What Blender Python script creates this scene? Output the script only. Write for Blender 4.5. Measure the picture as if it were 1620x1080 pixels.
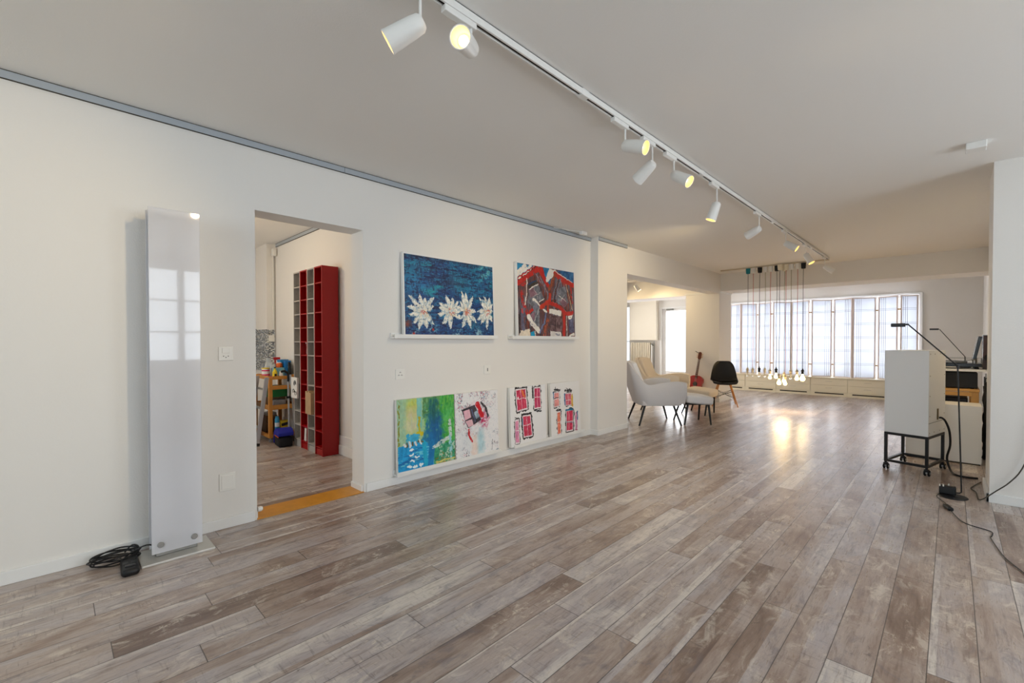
import bpy, bmesh, math, random
import numpy as np
from mathutils import Vector, Matrix
PI = math.pi
C = bpy.context.scene.collection
for o in list(bpy.data.objects): bpy.data.objects.remove(o)
scn = bpy.context.scene

# ------------------------------------------------------------------ camera
FPX = 710.0; YAW = math.radians(44.4); PITCH = math.radians(0.8)
cam = bpy.data.objects.new('camera', bpy.data.cameras.new('camera'))
C.objects.link(cam); scn.camera = cam
cam.location = (0, 0, 1.2)
cam.rotation_euler = (PI/2 - PITCH, 0, YAW)
cam.data.sensor_width = 36.0; cam.data.lens = 36.0*FPX/1620
cam.data.shift_y = FPX*math.tan(PITCH)/1620
cam.data.clip_start = 0.02; cam.data.clip_end = 200
# ------------------------------------------------------------------ view, world
scn.view_settings.view_transform = 'Standard'; scn.view_settings.look = 'None'
scn.view_settings.gamma = 1.0; scn.view_settings.use_curve_mapping = False
scn.view_settings.exposure = 0.08
W = bpy.data.worlds.new('world'); scn.world = W; W.use_nodes = True
bg = W.node_tree.nodes['Background']; bg.inputs[0].default_value = (0.86, 0.93, 1.0, 1); bg.inputs[1].default_value = 1.45
# ------------------------------------------------------------------ daylight at the windows
COOL = (0.85, 0.93, 1.0); WARM = (1.0, 0.76, 0.42)
def area(name, loc, rot, sx, sy, power, col):
    l = bpy.data.lights.new(name, 'AREA'); l.shape = 'RECTANGLE'; l.size = sx; l.size_y = sy
    l.energy = power; l.color = col
    o = bpy.data.objects.new(name, l); C.objects.link(o); o.location = loc; o.rotation_euler = rot
    return o
area('daylight_far_window', (-2.35, 12.75, 1.3), (-PI/2, 0, 0), 3.9, 1.9, 245, (0.93, 0.96, 1.0))
area('daylight_glass_door', (-5.35, 12.6, 1.2), (-PI/2, 0, 0), 1.1, 2.0, 130, (0.95, 0.97, 1.0))
area('daylight_wing_window', (-7.88, 10.65, 1.5), (0, -PI/2, 0), 1.5, 1.5, 62, (1.0, 0.96, 0.9))
area('daylight_right_near', (2.72, 1.35, 1.62), (0, PI/2, 0), 1.6, 2.1, 55, COOL)
area('daylight_right_far', (2.72, 3.7, 1.62), (0, PI/2, 0), 1.6, 1.3, 47, COOL)
area('daylight_behind', (-0.6, -3.62, 1.62), (PI/2, 0, 0), 2.6, 1.6, 72, (0.76, 0.91, 1.0))
area('daylight_side_room', (-5.4, -0.86, 1.5), (PI/2, 0, 0), 1.6, 1.4, 22, (0.88, 0.94, 1.0))

l_ = bpy.data.lights.new('unseen_side_room_light', 'POINT'); l_.energy = 18; l_.color = (1, .74, .40); l_.shadow_soft_size = .12
lo_ = bpy.data.objects.new('unseen_side_room_light', l_); C.objects.link(lo_); lo_.location = (-5.3, .75, 2.30)  # unseen warm light added to yellow the upper walls of the side room

# ------------------------------------------------------------------ helpers
def s2l(c):
    return tuple(((v/12.92) if v <= 0.04045 else ((v+0.055)/1.055)**2.4) for v in [x/255 for x in c])
MATS = {}
def mat(name, rgb, rough=0.5, metal=0.0, emit=0, trans=0, bump=0, bscale=200, spec=0.5, alpha=1, coat=0, ior=1.45, var=0, vscale=8):
    if name in MATS: return MATS[name]
    m = bpy.data.materials.new(name); m.use_nodes = True; MATS[name] = m
    nt = m.node_tree; b = nt.nodes['Principled BSDF']
    col = s2l(rgb) + (1,)
    b.inputs['Base Color'].default_value = col
    b.inputs['Roughness'].default_value = rough; b.inputs['Metallic'].default_value = metal
    b.inputs['Specular IOR Level'].default_value = spec
    b.inputs['Transmission Weight'].default_value = trans; b.inputs['IOR'].default_value = ior
    b.inputs['Coat Weight'].default_value = coat; b.inputs['Alpha'].default_value = alpha
    if emit:
        b.inputs['Emission Color'].default_value = col; b.inputs['Emission Strength'].default_value = emit
    tc = nt.nodes.new('ShaderNodeTexCoord')
    nz = nt.nodes.new('ShaderNodeTexNoise'); nz.inputs['Scale'].default_value = bscale; nz.inputs['Detail'].default_value = 3
    nt.links.new(tc.outputs['Object'], nz.inputs['Vector'])
    if bump:
        bp = nt.nodes.new('ShaderNodeBump'); bp.inputs['Strength'].default_value = bump; bp.inputs['Distance'].default_value = 0.002
        nt.links.new(nz.outputs['Fac'], bp.inputs['Height']); nt.links.new(bp.outputs['Normal'], b.inputs['Normal'])
    if var and not emit:
        n2 = nt.nodes.new('ShaderNodeTexNoise'); n2.inputs['Scale'].default_value = vscale; n2.inputs['Detail'].default_value = 4
        nt.links.new(tc.outputs['Object'], n2.inputs['Vector'])
        mx = nt.nodes.new('ShaderNodeMix'); mx.data_type = 'RGBA'
        mx.inputs['A'].default_value = tuple(c*(1-var) for c in col[:3])+(1,)
        mx.inputs['B'].default_value = tuple(min(1, c*(1+var)) for c in col[:3])+(1,)
        nt.links.new(n2.outputs['Fac'], mx.inputs['Factor']); nt.links.new(mx.outputs['Result'], b.inputs['Base Color'])
    return m

class MB:
    def __init__(s): s.bm = bmesh.new()
    def box(s, x0, x1, y0, y1, z0, z1):
        v = [s.bm.verts.new(p) for p in ((x0,y0,z0),(x1,y0,z0),(x1,y1,z0),(x0,y1,z0),(x0,y0,z1),(x1,y0,z1),(x1,y1,z1),(x0,y1,z1))]
        for f in ((3,2,1,0),(4,5,6,7),(0,1,5,4),(1,2,6,5),(2,3,7,6),(3,0,4,7)): s.bm.faces.new([v[i] for i in f])
        return s
    def obox(s, c, size, M):
        n = len(s.bm.verts); s.box(-size[0]/2, size[0]/2, -size[1]/2, size[1]/2, -size[2]/2, size[2]/2)
        s.bm.verts.ensure_lookup_table()
        for v in s.bm.verts[n:]: v.co = Vector(c) + M @ v.co
        return s
    def cyl(s, a, b, r0, r1=None, n=16, caps=True):
        r1 = r0 if r1 is None else r1
        a = Vector(a); b = Vector(b); d = (b-a).normalized()
        t = Vector((0,0,1)) if abs(d.z) < .9 else Vector((1,0,0))
        u = d.cross(t).normalized(); w = d.cross(u)
        R = []
        for c, r in ((a, r0), (b, r1)):
            R.append([s.bm.verts.new(c + (u*math.cos(2*PI*i/n) + w*math.sin(2*PI*i/n))*r) for i in range(n)])
        for i in range(n): s.bm.faces.new((R[0][i], R[1][i], R[1][(i+1)%n], R[0][(i+1)%n]))
        if caps: s.bm.faces.new(R[0]); s.bm.faces.new(R[1][::-1])
        return s
    def lathe(s, prof, n=24, M=None, o=(0,0,0)):
        M = M or Matrix.Identity(3); o = Vector(o); rings = []
        for r, z in prof:
            if r < 1e-5: rings.append([s.bm.verts.new(o + M @ Vector((0,0,z)))])
            else: rings.append([s.bm.verts.new(o + M @ Vector((r*math.cos(2*PI*i/n), r*math.sin(2*PI*i/n), z))) for i in range(n)])
        for A, B in zip(rings, rings[1:]):
            for i in range(n):
                j = (i+1) % n
                if len(A) == 1 and len(B) == 1: continue
                if len(A) == 1: s.bm.faces.new((A[0], B[j], B[i]))
                elif len(B) == 1: s.bm.faces.new((A[i], A[j], B[0]))
                else: s.bm.faces.new((A[i], A[j], B[j], B[i]))
        return s
    def tube(s, pts, r, n=8, smooth=4):
        P = [Vector(p) for p in pts]
        if smooth > 1 and len(P) > 2:
            Q = []
            for i in range(len(P)-1):
                p0 = P[max(i-1,0)]; p1 = P[i]; p2 = P[i+1]; p3 = P[min(i+2,len(P)-1)]
                for k in range(smooth):
                    t = k/smooth
                    Q.append(0.5*((2*p1)+(-p0+p2)*t+(2*p0-5*p1+4*p2-p3)*t*t+(-p0+3*p1-3*p2+p3)*t**3))
            Q.append(P[-1]); P = Q
        rings = []; u = None
        for i, p in enumerate(P):
            d = (P[min(i+1,len(P)-1)] - P[max(i-1,0)])
            if d.length < 1e-9: d = Vector((0,0,1))
            d.normalize()
            if u is None:
                t = Vector((0,0,1)) if abs(d.z) < .9 else Vector((1,0,0)); u = d.cross(t).normalized()
            u = (u - d*u.dot(d)).normalized(); w = d.cross(u)
            rings.append([s.bm.verts.new(p + (u*math.cos(2*PI*k/n) + w*math.sin(2*PI*k/n))*r) for k in range(n)])
        for A, B in zip(rings, rings[1:]):
            for k in range(n): s.bm.faces.new((A[k], A[(k+1)%n], B[(k+1)%n], B[k]))
        s.bm.faces.new(rings[0][::-1]); s.bm.faces.new(rings[-1])
        return s
    def prism(s, outline, d0, d1, axis='z'):
        # outline: 2D points; axis: extrusion axis
        def P(a, b, d):
            return {'z': (a, b, d), 'y': (a, d, b), 'x': (d, a, b)}[axis]
        A = [s.bm.verts.new(P(a, b, d0)) for a, b in outline]; B = [s.bm.verts.new(P(a, b, d1)) for a, b in outline]
        s.bm.faces.new(A[::-1]); s.bm.faces.new(B)
        n = len(A)
        for i in range(n): s.bm.faces.new((A[i], A[(i+1)%n], B[(i+1)%n], B[i]))
        return s
    def build(s, name, m, parent=None, bevel=0, smooth=False, sub=0, seg=2, loc=None, solid=0):
        bmesh.ops.recalc_face_normals(s.bm, faces=s.bm.faces)
        me = bpy.data.meshes.new(name); s.bm.to_mesh(me); s.bm.free()
        if isinstance(m, (list, tuple)):
            for q in m: me.materials.append(q)
        else: me.materials.append(m)
        if smooth:
            for p in me.polygons: p.use_smooth = True
        o = bpy.data.objects.new(name, me); C.objects.link(o)
        if parent: o.parent = parent
        if loc: o.location = loc
        if solid:
            q = o.modifiers.new('solid', 'SOLIDIFY'); q.thickness = solid; q.offset = 0
        if bevel:
            q = o.modifiers.new('bevel', 'BEVEL'); q.width = bevel; q.segments = seg; q.limit_method = 'ANGLE'; q.angle_limit = 0.6
        if sub:
            q = o.modifiers.new('sub', 'SUBSURF'); q.levels = sub; q.render_levels = sub
        if smooth and not sub:
            try:
                me.set_sharp_from_angle(angle=0.7)
            except Exception: pass
        return o
def tag(o, label, cat, group=None, kind=None):
    if label: o['label'] = label
    if cat: o['category'] = cat
    if group: o['group'] = group
    if kind: o['kind'] = kind
    return o
def thing(name, label, cat, loc=(0,0,0), rot=0, group=None):
    o = bpy.data.objects.new(name, None); C.objects.link(o); o.empty_display_size = 0.05
    o.location = loc; o.rotation_euler = rot if isinstance(rot, tuple) else (0, 0, rot)
    return tag(o, label, cat, group)
def struct(o, label=None):
    o['kind'] = 'structure'
    if label: o['label'] = label
    return o
def copy_thing(o):
    c = o.copy(); C.objects.link(c)
    for ch in o.children:
        d = ch.copy(); C.objects.link(d); d.parent = c
        for g in ch.children:
            e = g.copy(); C.objects.link(e); e.parent = d
    return c
def panel(axis, c0, c1, a0, a1, z0, z1, holes=()):
    """wall slab: perpendicular to axis ('x' or 'y'), thickness c0..c1, spans a0..a1 and z0..z1 with rectangular holes (a,b,z,z)"""
    mb = MB()
    A = sorted({a0, a1, *[h[0] for h in holes], *[h[1] for h in holes]}); Z = sorted({z0, z1, *[h[2] for h in holes], *[h[3] for h in holes]})
    A = [a for a in A if a0 <= a <= a1]; Z = [z for z in Z if z0 <= z <= z1]
    def hole(i, j):
        if i < 0 or j < 0 or i >= len(A)-1 or j >= len(Z)-1: return True
        a = (A[i]+A[i+1])/2; z = (Z[j]+Z[j+1])/2
        return any(h[0] < a < h[1] and h[2] < z < h[3] for h in holes)
    P = lambda c, a, z: (c, a, z) if axis == 'x' else (a, c, z)
    def q(*pts): mb.bm.faces.new([mb.bm.verts.new(p) for p in pts])
    for i in range(len(A)-1):
        for j in range(len(Z)-1):
            if hole(i, j): continue
            x0, x1, y0, y1 = A[i], A[i+1], Z[j], Z[j+1]
            for c in (c0, c1): q(P(c,x0,y0), P(c,x1,y0), P(c,x1,y1), P(c,x0,y1))
            if hole(i-1, j): q(P(c0,x0,y0), P(c1,x0,y0), P(c1,x0,y1), P(c0,x0,y1))
            if hole(i+1, j): q(P(c0,x1,y0), P(c1,x1,y0), P(c1,x1,y1), P(c0,x1,y1))
            if hole(i, j-1): q(P(c0,x0,y0), P(c1,x0,y0), P(c1,x1,y0), P(c0,x1,y0))
            if hole(i, j+1): q(P(c0,x0,y1), P(c1,x0,y1), P(c1,x1,y1), P(c0,x1,y1))
    bmesh.ops.remove_doubles(mb.bm, verts=mb.bm.verts, dist=1e-5)
    return mb

# ------------------------------------------------------------------ materials
def wall_mat(name, rgb, strength=0.35):
    return mat(name, rgb, 0.9, bump=strength, bscale=140, spec=0.25)
M_WALL = wall_mat('white_plaster', (234, 231, 226))
M_CEIL = wall_mat('ceiling_plaster', (242, 240, 236), 0.25)
M_TRIM = mat('white_gloss_paint', (236, 236, 234), 0.4)
M_WHITE = mat('white_lacquer', (235, 234, 230), 0.35)
M_CREAM = mat('cream_lacquer', (236, 228, 206), 0.45)
M_BLACK = mat('black_metal', (18, 18, 20), 0.4)
M_BLKP = mat('black_plastic', (16, 16, 18), 0.45)
M_RUB = mat('black_rubber', (14, 14, 15), 0.7)
M_STEEL = mat('brushed_steel', (206, 203, 196), 0.34, metal=0.6)
M_ALU = mat('aluminium', (188, 190, 192), 0.38, metal=0.85)
M_RAIL = mat('grey_rail', (170, 177, 184), 0.5)
M_DARK = mat('dark_slot', (40, 32, 24), 0.7)
M_GLASS = mat('clear_glass', (245, 250, 250), 0.02, trans=1.0)

def floor_material():
    m = bpy.data.materials.new('weathered_oak_planks'); m.use_nodes = True; nt = m.node_tree; N = nt.nodes; L = nt.links
    b = N['Principled BSDF']
    geo = N.new('ShaderNodeNewGeometry'); sep = N.new('ShaderNodeSeparateXYZ'); L.new(geo.outputs['Position'], sep.inputs[0])
    def M(op, a, bb=None, cc=None):
        n = N.new('ShaderNodeMath'); n.operation = op
        for i, v in enumerate((a, bb, cc)):
            if v is None: continue
            if isinstance(v, (int, float)): n.inputs[i].default_value = v
            else: L.new(v, n.inputs[i])
        return n.outputs[0]
    PW, PL = 0.1375, 1.285
    xs = M('DIVIDE', M('ADD', sep.outputs['X'], 0.328+PW*60), PW)
    col = M('FLOOR', xs); fx = M('FRACT', xs)
    wn = N.new('ShaderNodeTexWhiteNoise'); wn.noise_dimensions = '1D'; L.new(col, wn.inputs['W'])
    off = M('MULTIPLY', wn.outputs['Value'], PL)
    ys = M('DIVIDE', M('ADD', M('ADD', sep.outputs['Y'], off), 30), PL)
    row = M('FLOOR', ys); fy = M('FRACT', ys)
    cmb = N.new('ShaderNodeCombineXYZ'); L.new(col, cmb.inputs[0]); L.new(row, cmb.inputs[1])
    w2 = N.new('ShaderNodeTexWhiteNoise'); w2.noise_dimensions = '3D'; L.new(cmb.outputs[0], w2.inputs['Vector'])
    rnd = w2.outputs['Value']
    # sub strips inside a board
    sub = M('FLOOR', M('ADD', M('MULTIPLY', fx, 1.6), M('MULTIPLY', rnd, 0.9)))
    cmb3 = N.new('ShaderNodeCombineXYZ'); L.new(M('ADD', col, M('MULTIPLY', sub, 0.37)), cmb3.inputs[0]); L.new(row, cmb3.inputs[1]); L.new(sub, cmb3.inputs[2])
    w3 = N.new('ShaderNodeTexWhiteNoise'); w3.noise_dimensions = '3D'; L.new(cmb3.outputs[0], w3.inputs['Vector'])
    def noise(sx, sy, scale, detail, rough=0.6, dist=0.0, seed=0):
        c = N.new('ShaderNodeCombineXYZ')
        L.new(M('MULTIPLY', sep.outputs['X'], sx), c.inputs[0]); L.new(M('MULTIPLY', sep.outputs['Y'], sy), c.inputs[1])
        L.new(M('ADD', M('MULTIPLY', rnd, 37), seed), c.inputs[2])
        n = N.new('ShaderNodeTexNoise'); n.inputs['Scale'].default_value = scale; n.inputs['Detail'].default_value = detail
        n.inputs['Roughness'].default_value = rough; n.inputs['Distortion'].default_value = dist
        L.new(c.outputs[0], n.inputs['Vector']); return n.outputs['Fac']
    grain = noise(9, 0.9, 6, 6, 0.7, 0.4)
    fine = noise(40, 2.6, 5, 4, 0.7, 0.2, 3)
    patch = noise(2.6, 0.9, 2.2, 5, 0.6, 0.8, 7)
    flake = noise(4.5, 2.0, 4, 10, 0.82, 0.4, 11)
    blot = noise(3.0, 1.6, 3.2, 9, 0.75, 0.9, 23)
    cross = noise(3.0, 26, 3.0, 5, 0.7, 0.3, 31)
    area_ = noise(1.8, 0.8, 2.0, 3, 0.5, 0.4, 17)
    ramp = N.new('ShaderNodeValToRGB'); e = ramp.color_ramp.elements
    cols = [(0.0, (118, 96, 84)), (0.25, (152, 130, 116)), (0.5, (174, 158, 148)), (0.75, (178, 168, 166)), (1.0, (212, 202, 192))]
    e[0].position = 0; e[0].color = s2l(cols[0][1])+(1,); e[1].position = 1; e[1].color = s2l(cols[-1][1])+(1,)
    for p, c in cols[1:-1]:
        q = e.new(p); q.color = s2l(c)+(1,)
    tone = M('ADD', M('ADD', M('MULTIPLY', w3.outputs['Value'], 0.50), M('MULTIPLY', rnd, 0.40)), M('MULTIPLY', M('SUBTRACT', patch, 0.42), 1.3))
    L.new(tone, ramp.inputs[0])
    def mix(fac, a, col2, blend='MIX'):
        n = N.new('ShaderNodeMix'); n.data_type = 'RGBA'; n.blend_type = blend
        if isinstance(fac, (int, float)): n.inputs['Factor'].default_value = fac
        else: L.new(fac, n.inputs['Factor'])
        L.new(a, n.inputs['A'])
        if isinstance(col2, tuple): n.inputs['B'].default_value = s2l(col2)+(1,)
        else: L.new(col2, n.inputs['B'])
        return n.outputs['Result']
    def rng(v, a, bb, c=0.0, d=1.0):
        n = N.new('ShaderNodeMapRange'); n.inputs[1].default_value = a; n.inputs[2].default_value = bb
        n.inputs[3].default_value = c; n.inputs[4].default_value = d; L.new(v, n.inputs[0]); return n.outputs[0]
    c = ramp.outputs[0]
    c = mix(rng(grain, 0.52, 0.70, 0, 0.6), c, (98, 76, 64))
    c = mix(rng(grain, 0.46, 0.32, 0, 0.50), c, (206, 190, 174))
    c = mix(rng(fine, 0.58, 0.72, 0, 0.40), c, (84, 66, 56))
    c = mix(M('MULTIPLY', rng(flake, 0.56, 0.60), rng(area_, 0.56, 0.66, 0, 0.8)), c, (216, 204, 186))
    c = mix(M('MULTIPLY', rng(flake, 0.40, 0.36), rng(area_, 0.52, 0.40, 0, 0.6)), c, (66, 54, 50))
    c = mix(M('MULTIPLY', rng(blot, 0.53, 0.62, 0, 0.50), rng(area_, 0.40, 0.52, 0, 1)), c, (224, 213, 198))
    c = mix(M('MULTIPLY', rng(blot, 0.46, 0.38, 0, 0.42), rng(area_, 0.60, 0.48, 0, 1)), c, (104, 100, 108))
    c = mix(M('MULTIPLY', rng(cross, 0.56, 0.66, 0, 0.45), rng(area_, 0.44, 0.56, 0, 1)), c, (96, 82, 76))
    # seams
    ex = M('MINIMUM', fx, M('SUBTRACT', 1.0, fx)); ey = M('MINIMUM', fy, M('SUBTRACT', 1.0, fy))
    seam = M('MAXIMUM', rng(ex, 0.017, 0.006), rng(ey, 0.0018, 0.0008))
    c = mix(M('MULTIPLY', seam, 0.8), c, (44, 34, 30))
    L.new(c, b.inputs['Base Color'])
    L.new(rng(grain, 0.3, 0.7, 0.25, 0.36), b.inputs['Roughness'])
    b.inputs['Specular IOR Level'].default_value = 0.75
    hs = M('SUBTRACT', M('MULTIPLY', fine, 0.25), seam)
    bp = N.new('ShaderNodeBump'); bp.inputs['Strength'].default_value = 0.25; bp.inputs['Distance'].default_value = 0.002
    L.new(hs, bp.inputs['Height']); L.new(bp.outputs[0], b.inputs['Normal'])
    return m
M_FLOOR = floor_material()

# ------------------------------------------------------------------ room shell
HC = 2.53
struct(MB().box(-8.2, 3.2, -4.0, 13.0, -0.12, 0).build('floor', M_FLOOR), 'weathered brown-grey wood plank floor')
struct(MB().box(-8.2, 3.2, -4.0, 12.9, HC, HC+0.15).build('ceiling', M_CEIL), 'plain white plastered ceiling')
struct(panel('x', -3.53, -3.33, -4.0, 4.85, 0, HC, [(0.947, 1.717, -1, 2.078)]).build('wall_left', M_WALL), 'white wall with a doorway and paintings')
struct(MB().box(-3.53, -3.22, 4.85, 5.57, 0, HC).build('wall_column', M_WALL), 'white pilaster at the end of the painting wall')
struct(panel('x', 2.55, 2.75, -4.0, 5.4, 0, HC, [(0.3, 2.4, 0.82, 2.42), (3.05, 4.35, 0.82, 2.42)]).build('wall_right', M_WALL))
struct(panel('y', -3.7, -3.5, -3.33, 2.55, 0, HC, [(-1.9, 0.7, 0.82, 2.42)]).build('wall_back', M_WALL))
struct(MB().box(0.213, 2.75, 4.89, 5.42, 0, HC).build('wall_pier_right', M_WALL), 'pale wall pier at the right edge')
struct(MB().box(0.42, 0.6, 5.42, 12.25, 0, HC).build('wall_right_far', M_WALL))
struct(panel('y', 12.25, 12.45, -8.0, 0.6, 0, HC, [(-4.3, -0.46, 0.44, 2.15), (-5.95, -4.95, -1, 2.13), (-7.62, -6.98, 0.1, 2.3)]).build('wall_far', M_WALL))
struct(MB().box(-3.95, -3.28, 9.2, 9.85, 0, HC).build('wall_pillar_far', M_WALL), 'square pillar behind the black chair')
struct(MB().box(-3.28, 0.42, 9.2, 9.85, 2.19, HC).build('wall_beam_far', M_WALL), 'ceiling beam in front of the big window')
struct(MB().box(-7.8, -3.95, 9.2, 9.85, 2.15, HC).build('wall_beam_wing', M_WALL))
struct(MB().box(-3.50, -3.26, 5.57, 9.2, 2.15, HC).build('wall_beam_left', M_WALL), 'ceiling beam over the armchairs')
struct(panel('x', -7.9, -7.7, 5.3, 12.25, 0, HC, [(9.9, 11.4, 0.75, 2.25)]).build('wall_wing_left', M_WALL))
struct(MB().box(-7.7, -3.53, 5.3, 5.5, 0, HC).build('wall_wing_near', M_WALL))
# side room behind the doorway
struct(MB().box(-7.3, -3.53, 2.14, 2.3, 0, HC).build('wall_side_room_right', M_WALL))
struct(MB().box(-7.3, -7.1, -0.9, 2.14, 0, HC).build('wall_side_room_back', M_WALL))
struct(MB().box(-7.1, -6.65, 2.03, 2.14, 0, HC).build('wall_side_room_pier', M_WALL))
struct(panel('y', -0.9, -0.7, -7.1, -3.53, 0, HC, [(-6.2, -4.6, 0.8, 2.2)]).build('wall_side_room_left', M_WALL))

def base(name, pts, h=0.068, t=0.014, prof_top=0):
    mb = MB()
    for x0, x1, y0, y1 in pts: mb.box(x0, x1, y0, y1, 0, h)
    return struct(mb.build(name, M_TRIM, bevel=0.003))
base('baseboard_left', [(-3.33, -3.315, -3.5, 0.93), (-3.33, -3.315, 1.735, 4.85), (-3.33, -3.203, 4.836, 4.85), (-3.22, -3.203, 4.85, 5.585), (-3.53, -3.203, 5.57, 5.585)])
base('baseboard_right', [(0.196, 0.213, 4.874, 5.42), (0.196, 2.55, 4.874, 4.89), (2.536, 2.55, -3.5, 4.874)])
base('baseboard_far', [(-3.965, -3.265, 9.186, 9.2), (-3.28, -3.265, 9.2, 9.85), (-0.42, 0.42, 12.236, 12.25), (-4.95, -4.32, 12.236, 12.25)])
base('baseboard_doorway', [(-3.53, -3.345, 1.703, 1.717), (-3.53, -3.345, 0.947, 0.957)], 0.05)
mb = MB(); mb.box(-7.1, -3.53, 2.115, 2.14, 0, 0.10); mb.box(-7.1, -3.53, 2.128, 2.14, 0.10, 0.20); struct(mb.build('baseboard_side_room', M_TRIM, bevel=0.004))
# picture rails under the ceiling
def rail(name, segs):
    mb = MB()
    for x0, x1, y0, y1 in segs: mb.box(x0, x1, y0, y1, 2.487, 2.526)
    o = struct(mb.build(name, M_RAIL, bevel=0.002), 'slim grey picture rail under the ceiling')
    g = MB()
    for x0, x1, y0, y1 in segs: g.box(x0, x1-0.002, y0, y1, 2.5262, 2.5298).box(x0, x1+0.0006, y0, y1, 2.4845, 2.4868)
    g.build('painted_shadow_line', mat('rail_shadow_paint', (70, 66, 58), 0.8), o)  # dark strips paint the shadow lines above and below the rail
    return o
rail('trim_1', [(-3.33, -3.318, -3.5, 1.565), (-3.33, -3.318, 1.568, 4.84)])
rail('trim_2', [(-3.22, -3.208, 4.86, 5.56)])
rail('trim_3', [(-6.6, -3.53, 2.128, 2.14)])
struct(MB().box(-3.975, -3.26, 9.188, 9.2, 2.155, 2.185).box(-3.28, -3.262, 9.2, 9.85, 2.165, 2.195).build('trim_4', M_TRIM, bevel=0.002), 'thin white rail around the top of the far pillar')
struct(MB().box(-3.545, -3.325, 0.947, 1.717, 0.0, 0.006).build('trim_5', mat('yellow_pine', (205, 140, 40), 0.35, bump=0.3, bscale=20, var=0.18, vscale=14), bevel=0.002), 'yellow varnished pine threshold board in the doorway')

# windows
def window_frame(name, axis, c, a0, a1, z0, z1, mull=(), bars=(), w=0.055, t=0.06):
    mb = MB()
    def bx(p0, p1, q0, q1):
        if axis == 'x': mb.box(c-t/2, c+t/2, p0, p1, q0, q1)
        else: mb.box(p0, p1, c-t/2, c+t/2, q0, q1)
    bx(a0, a0+w, z0, z1); bx(a1-w, a1, z0, z1); bx(a0+w, a1-w, z0, z0+w); bx(a0+w, a1-w, z1-w, z1)
    for m_ in mull: bx(m_-w/2, m_+w/2, z0+w, z1-w)
    edges = [a0+w] + sorted(mull) + [a1-w]
    for z in bars:
        for i in range(len(edges)-1):
            bx(edges[i]+(w/2 if i else 0), edges[i+1]-(w/2 if i < len(edges)-2 else 0), z-0.012, z+0.012)
    f = struct(mb.build(name, M_TRIM, bevel=0.004))
    g = MB()
    if axis == 'x': g.box(c-0.003, c+0.003, a0+w, a1-w, z0+w, z1-w)
    else: g.box(a0+w, a1-w, c-0.003, c+0.003, z0+w, z1-w)
    g.build('glass_pane', M_PANE, f)
    return f
def pane_mat():
    m = bpy.data.materials.new('window_glass'); m.use_nodes = True; nt = m.node_tree
    b = nt.nodes['Principled BSDF']; nt.nodes.remove(b)
    t = nt.nodes.new('ShaderNodeBsdfTransparent'); g = nt.nodes.new('ShaderNodeBsdfGlossy'); g.inputs['Roughness'].default_value = 0.02
    fr = nt.nodes.new('ShaderNodeFresnel'); fr.inputs[0].default_value = 1.3; mx = nt.nodes.new('ShaderNodeMixShader')
    nt.links.new(fr.outputs[0], mx.inputs[0]); nt.links.new(t.outputs[0], mx.inputs[1]); nt.links.new(g.outputs[0], mx.inputs[2])
    nt.links.new(mx.outputs[0], nt.nodes['Material Output'].inputs[0]); return m
M_PANE = pane_mat()
window_frame('window_1', 'y', 12.36, -4.3, -0.46, 0.44, 2.15, mull=(-3.38, -2.4, -1.42), t=0.05)
window_frame('window_2', 'x', 2.62, 0.3, 2.4, 0.82, 2.42, mull=(1.43,), bars=(1.35, 1.85), w=0.09)
window_frame('window_3', 'x', 2.62, 3.05, 4.35, 0.82, 2.42, mull=(3.7,), bars=(1.35, 1.85))
window_frame('window_4', 'y', -3.6, -1.9, 0.7, 0.82, 2.42, mull=(-1.03, -0.16), bars=(1.35, 1.85))
window_frame('window_5', 'y', -0.8, -6.2, -4.6, 0.8, 2.2, mull=(-5.4,))
window_frame('window_6', 'x', -7.8, 9.9, 11.4, 0.75, 2.25, mull=(10.65,))
w7 = window_frame('window_7', 'y', 12.34, -7.62, -6.98, 0.1, 2.3, mull=(), bars=(1.2,))
struct(MB().box(-0.47, -0.42, 12.20, 12.25, 0.40, 2.19).box(-4.3, -0.47, 12.20, 12.25, 2.15, 2.19).build('trim_6', M_TRIM, bevel=0.003), 'white window surround')
# glass door in the wing
d = struct(MB().box(-5.95, -5.84, 12.27, 12.33, 0, 2.13).box(-5.06, -4.95, 12.27, 12.33, 0, 2.13).box(-5.84, -5.06, 12.27, 12.33, 2.06, 2.13).box(-5.84, -5.06, 12.27, 12.33, 0, 0.36).build('door_1', M_TRIM, bevel=0.004), 'white framed glass door letting in daylight')
MB().box(-5.84, -5.06, 12.295, 12.301, 0.36, 2.06).build('glass_pane', M_PANE, d)
MB().box(-5.82, -5.62, 12.225, 12.27, 2.09, 2.125).build('door_closer', mat('satin_grey', (120, 120, 116), 0.4, metal=0.6), d, bevel=0.004)
struct(MB().box(-6.0, -5.95, 12.215, 12.25, 0, 2.17).box(-4.95, -4.90, 12.215, 12.25, 0, 2.17).box(-5.95, -4.95, 12.215, 12.25, 2.13, 2.17).build('trim_7', M_TRIM, bevel=0.003), 'white door surround')
# boxed wall panel over radiator
struct(MB().box(-6.90, -6.06, 12.09, 12.25, 1.24, HC).build('wall_panel_wing', mat('cream_plaster', (238, 230, 214), 0.8, bump=0.2), bevel=0.003), 'cream boxed wall section above the radiator')

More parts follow.
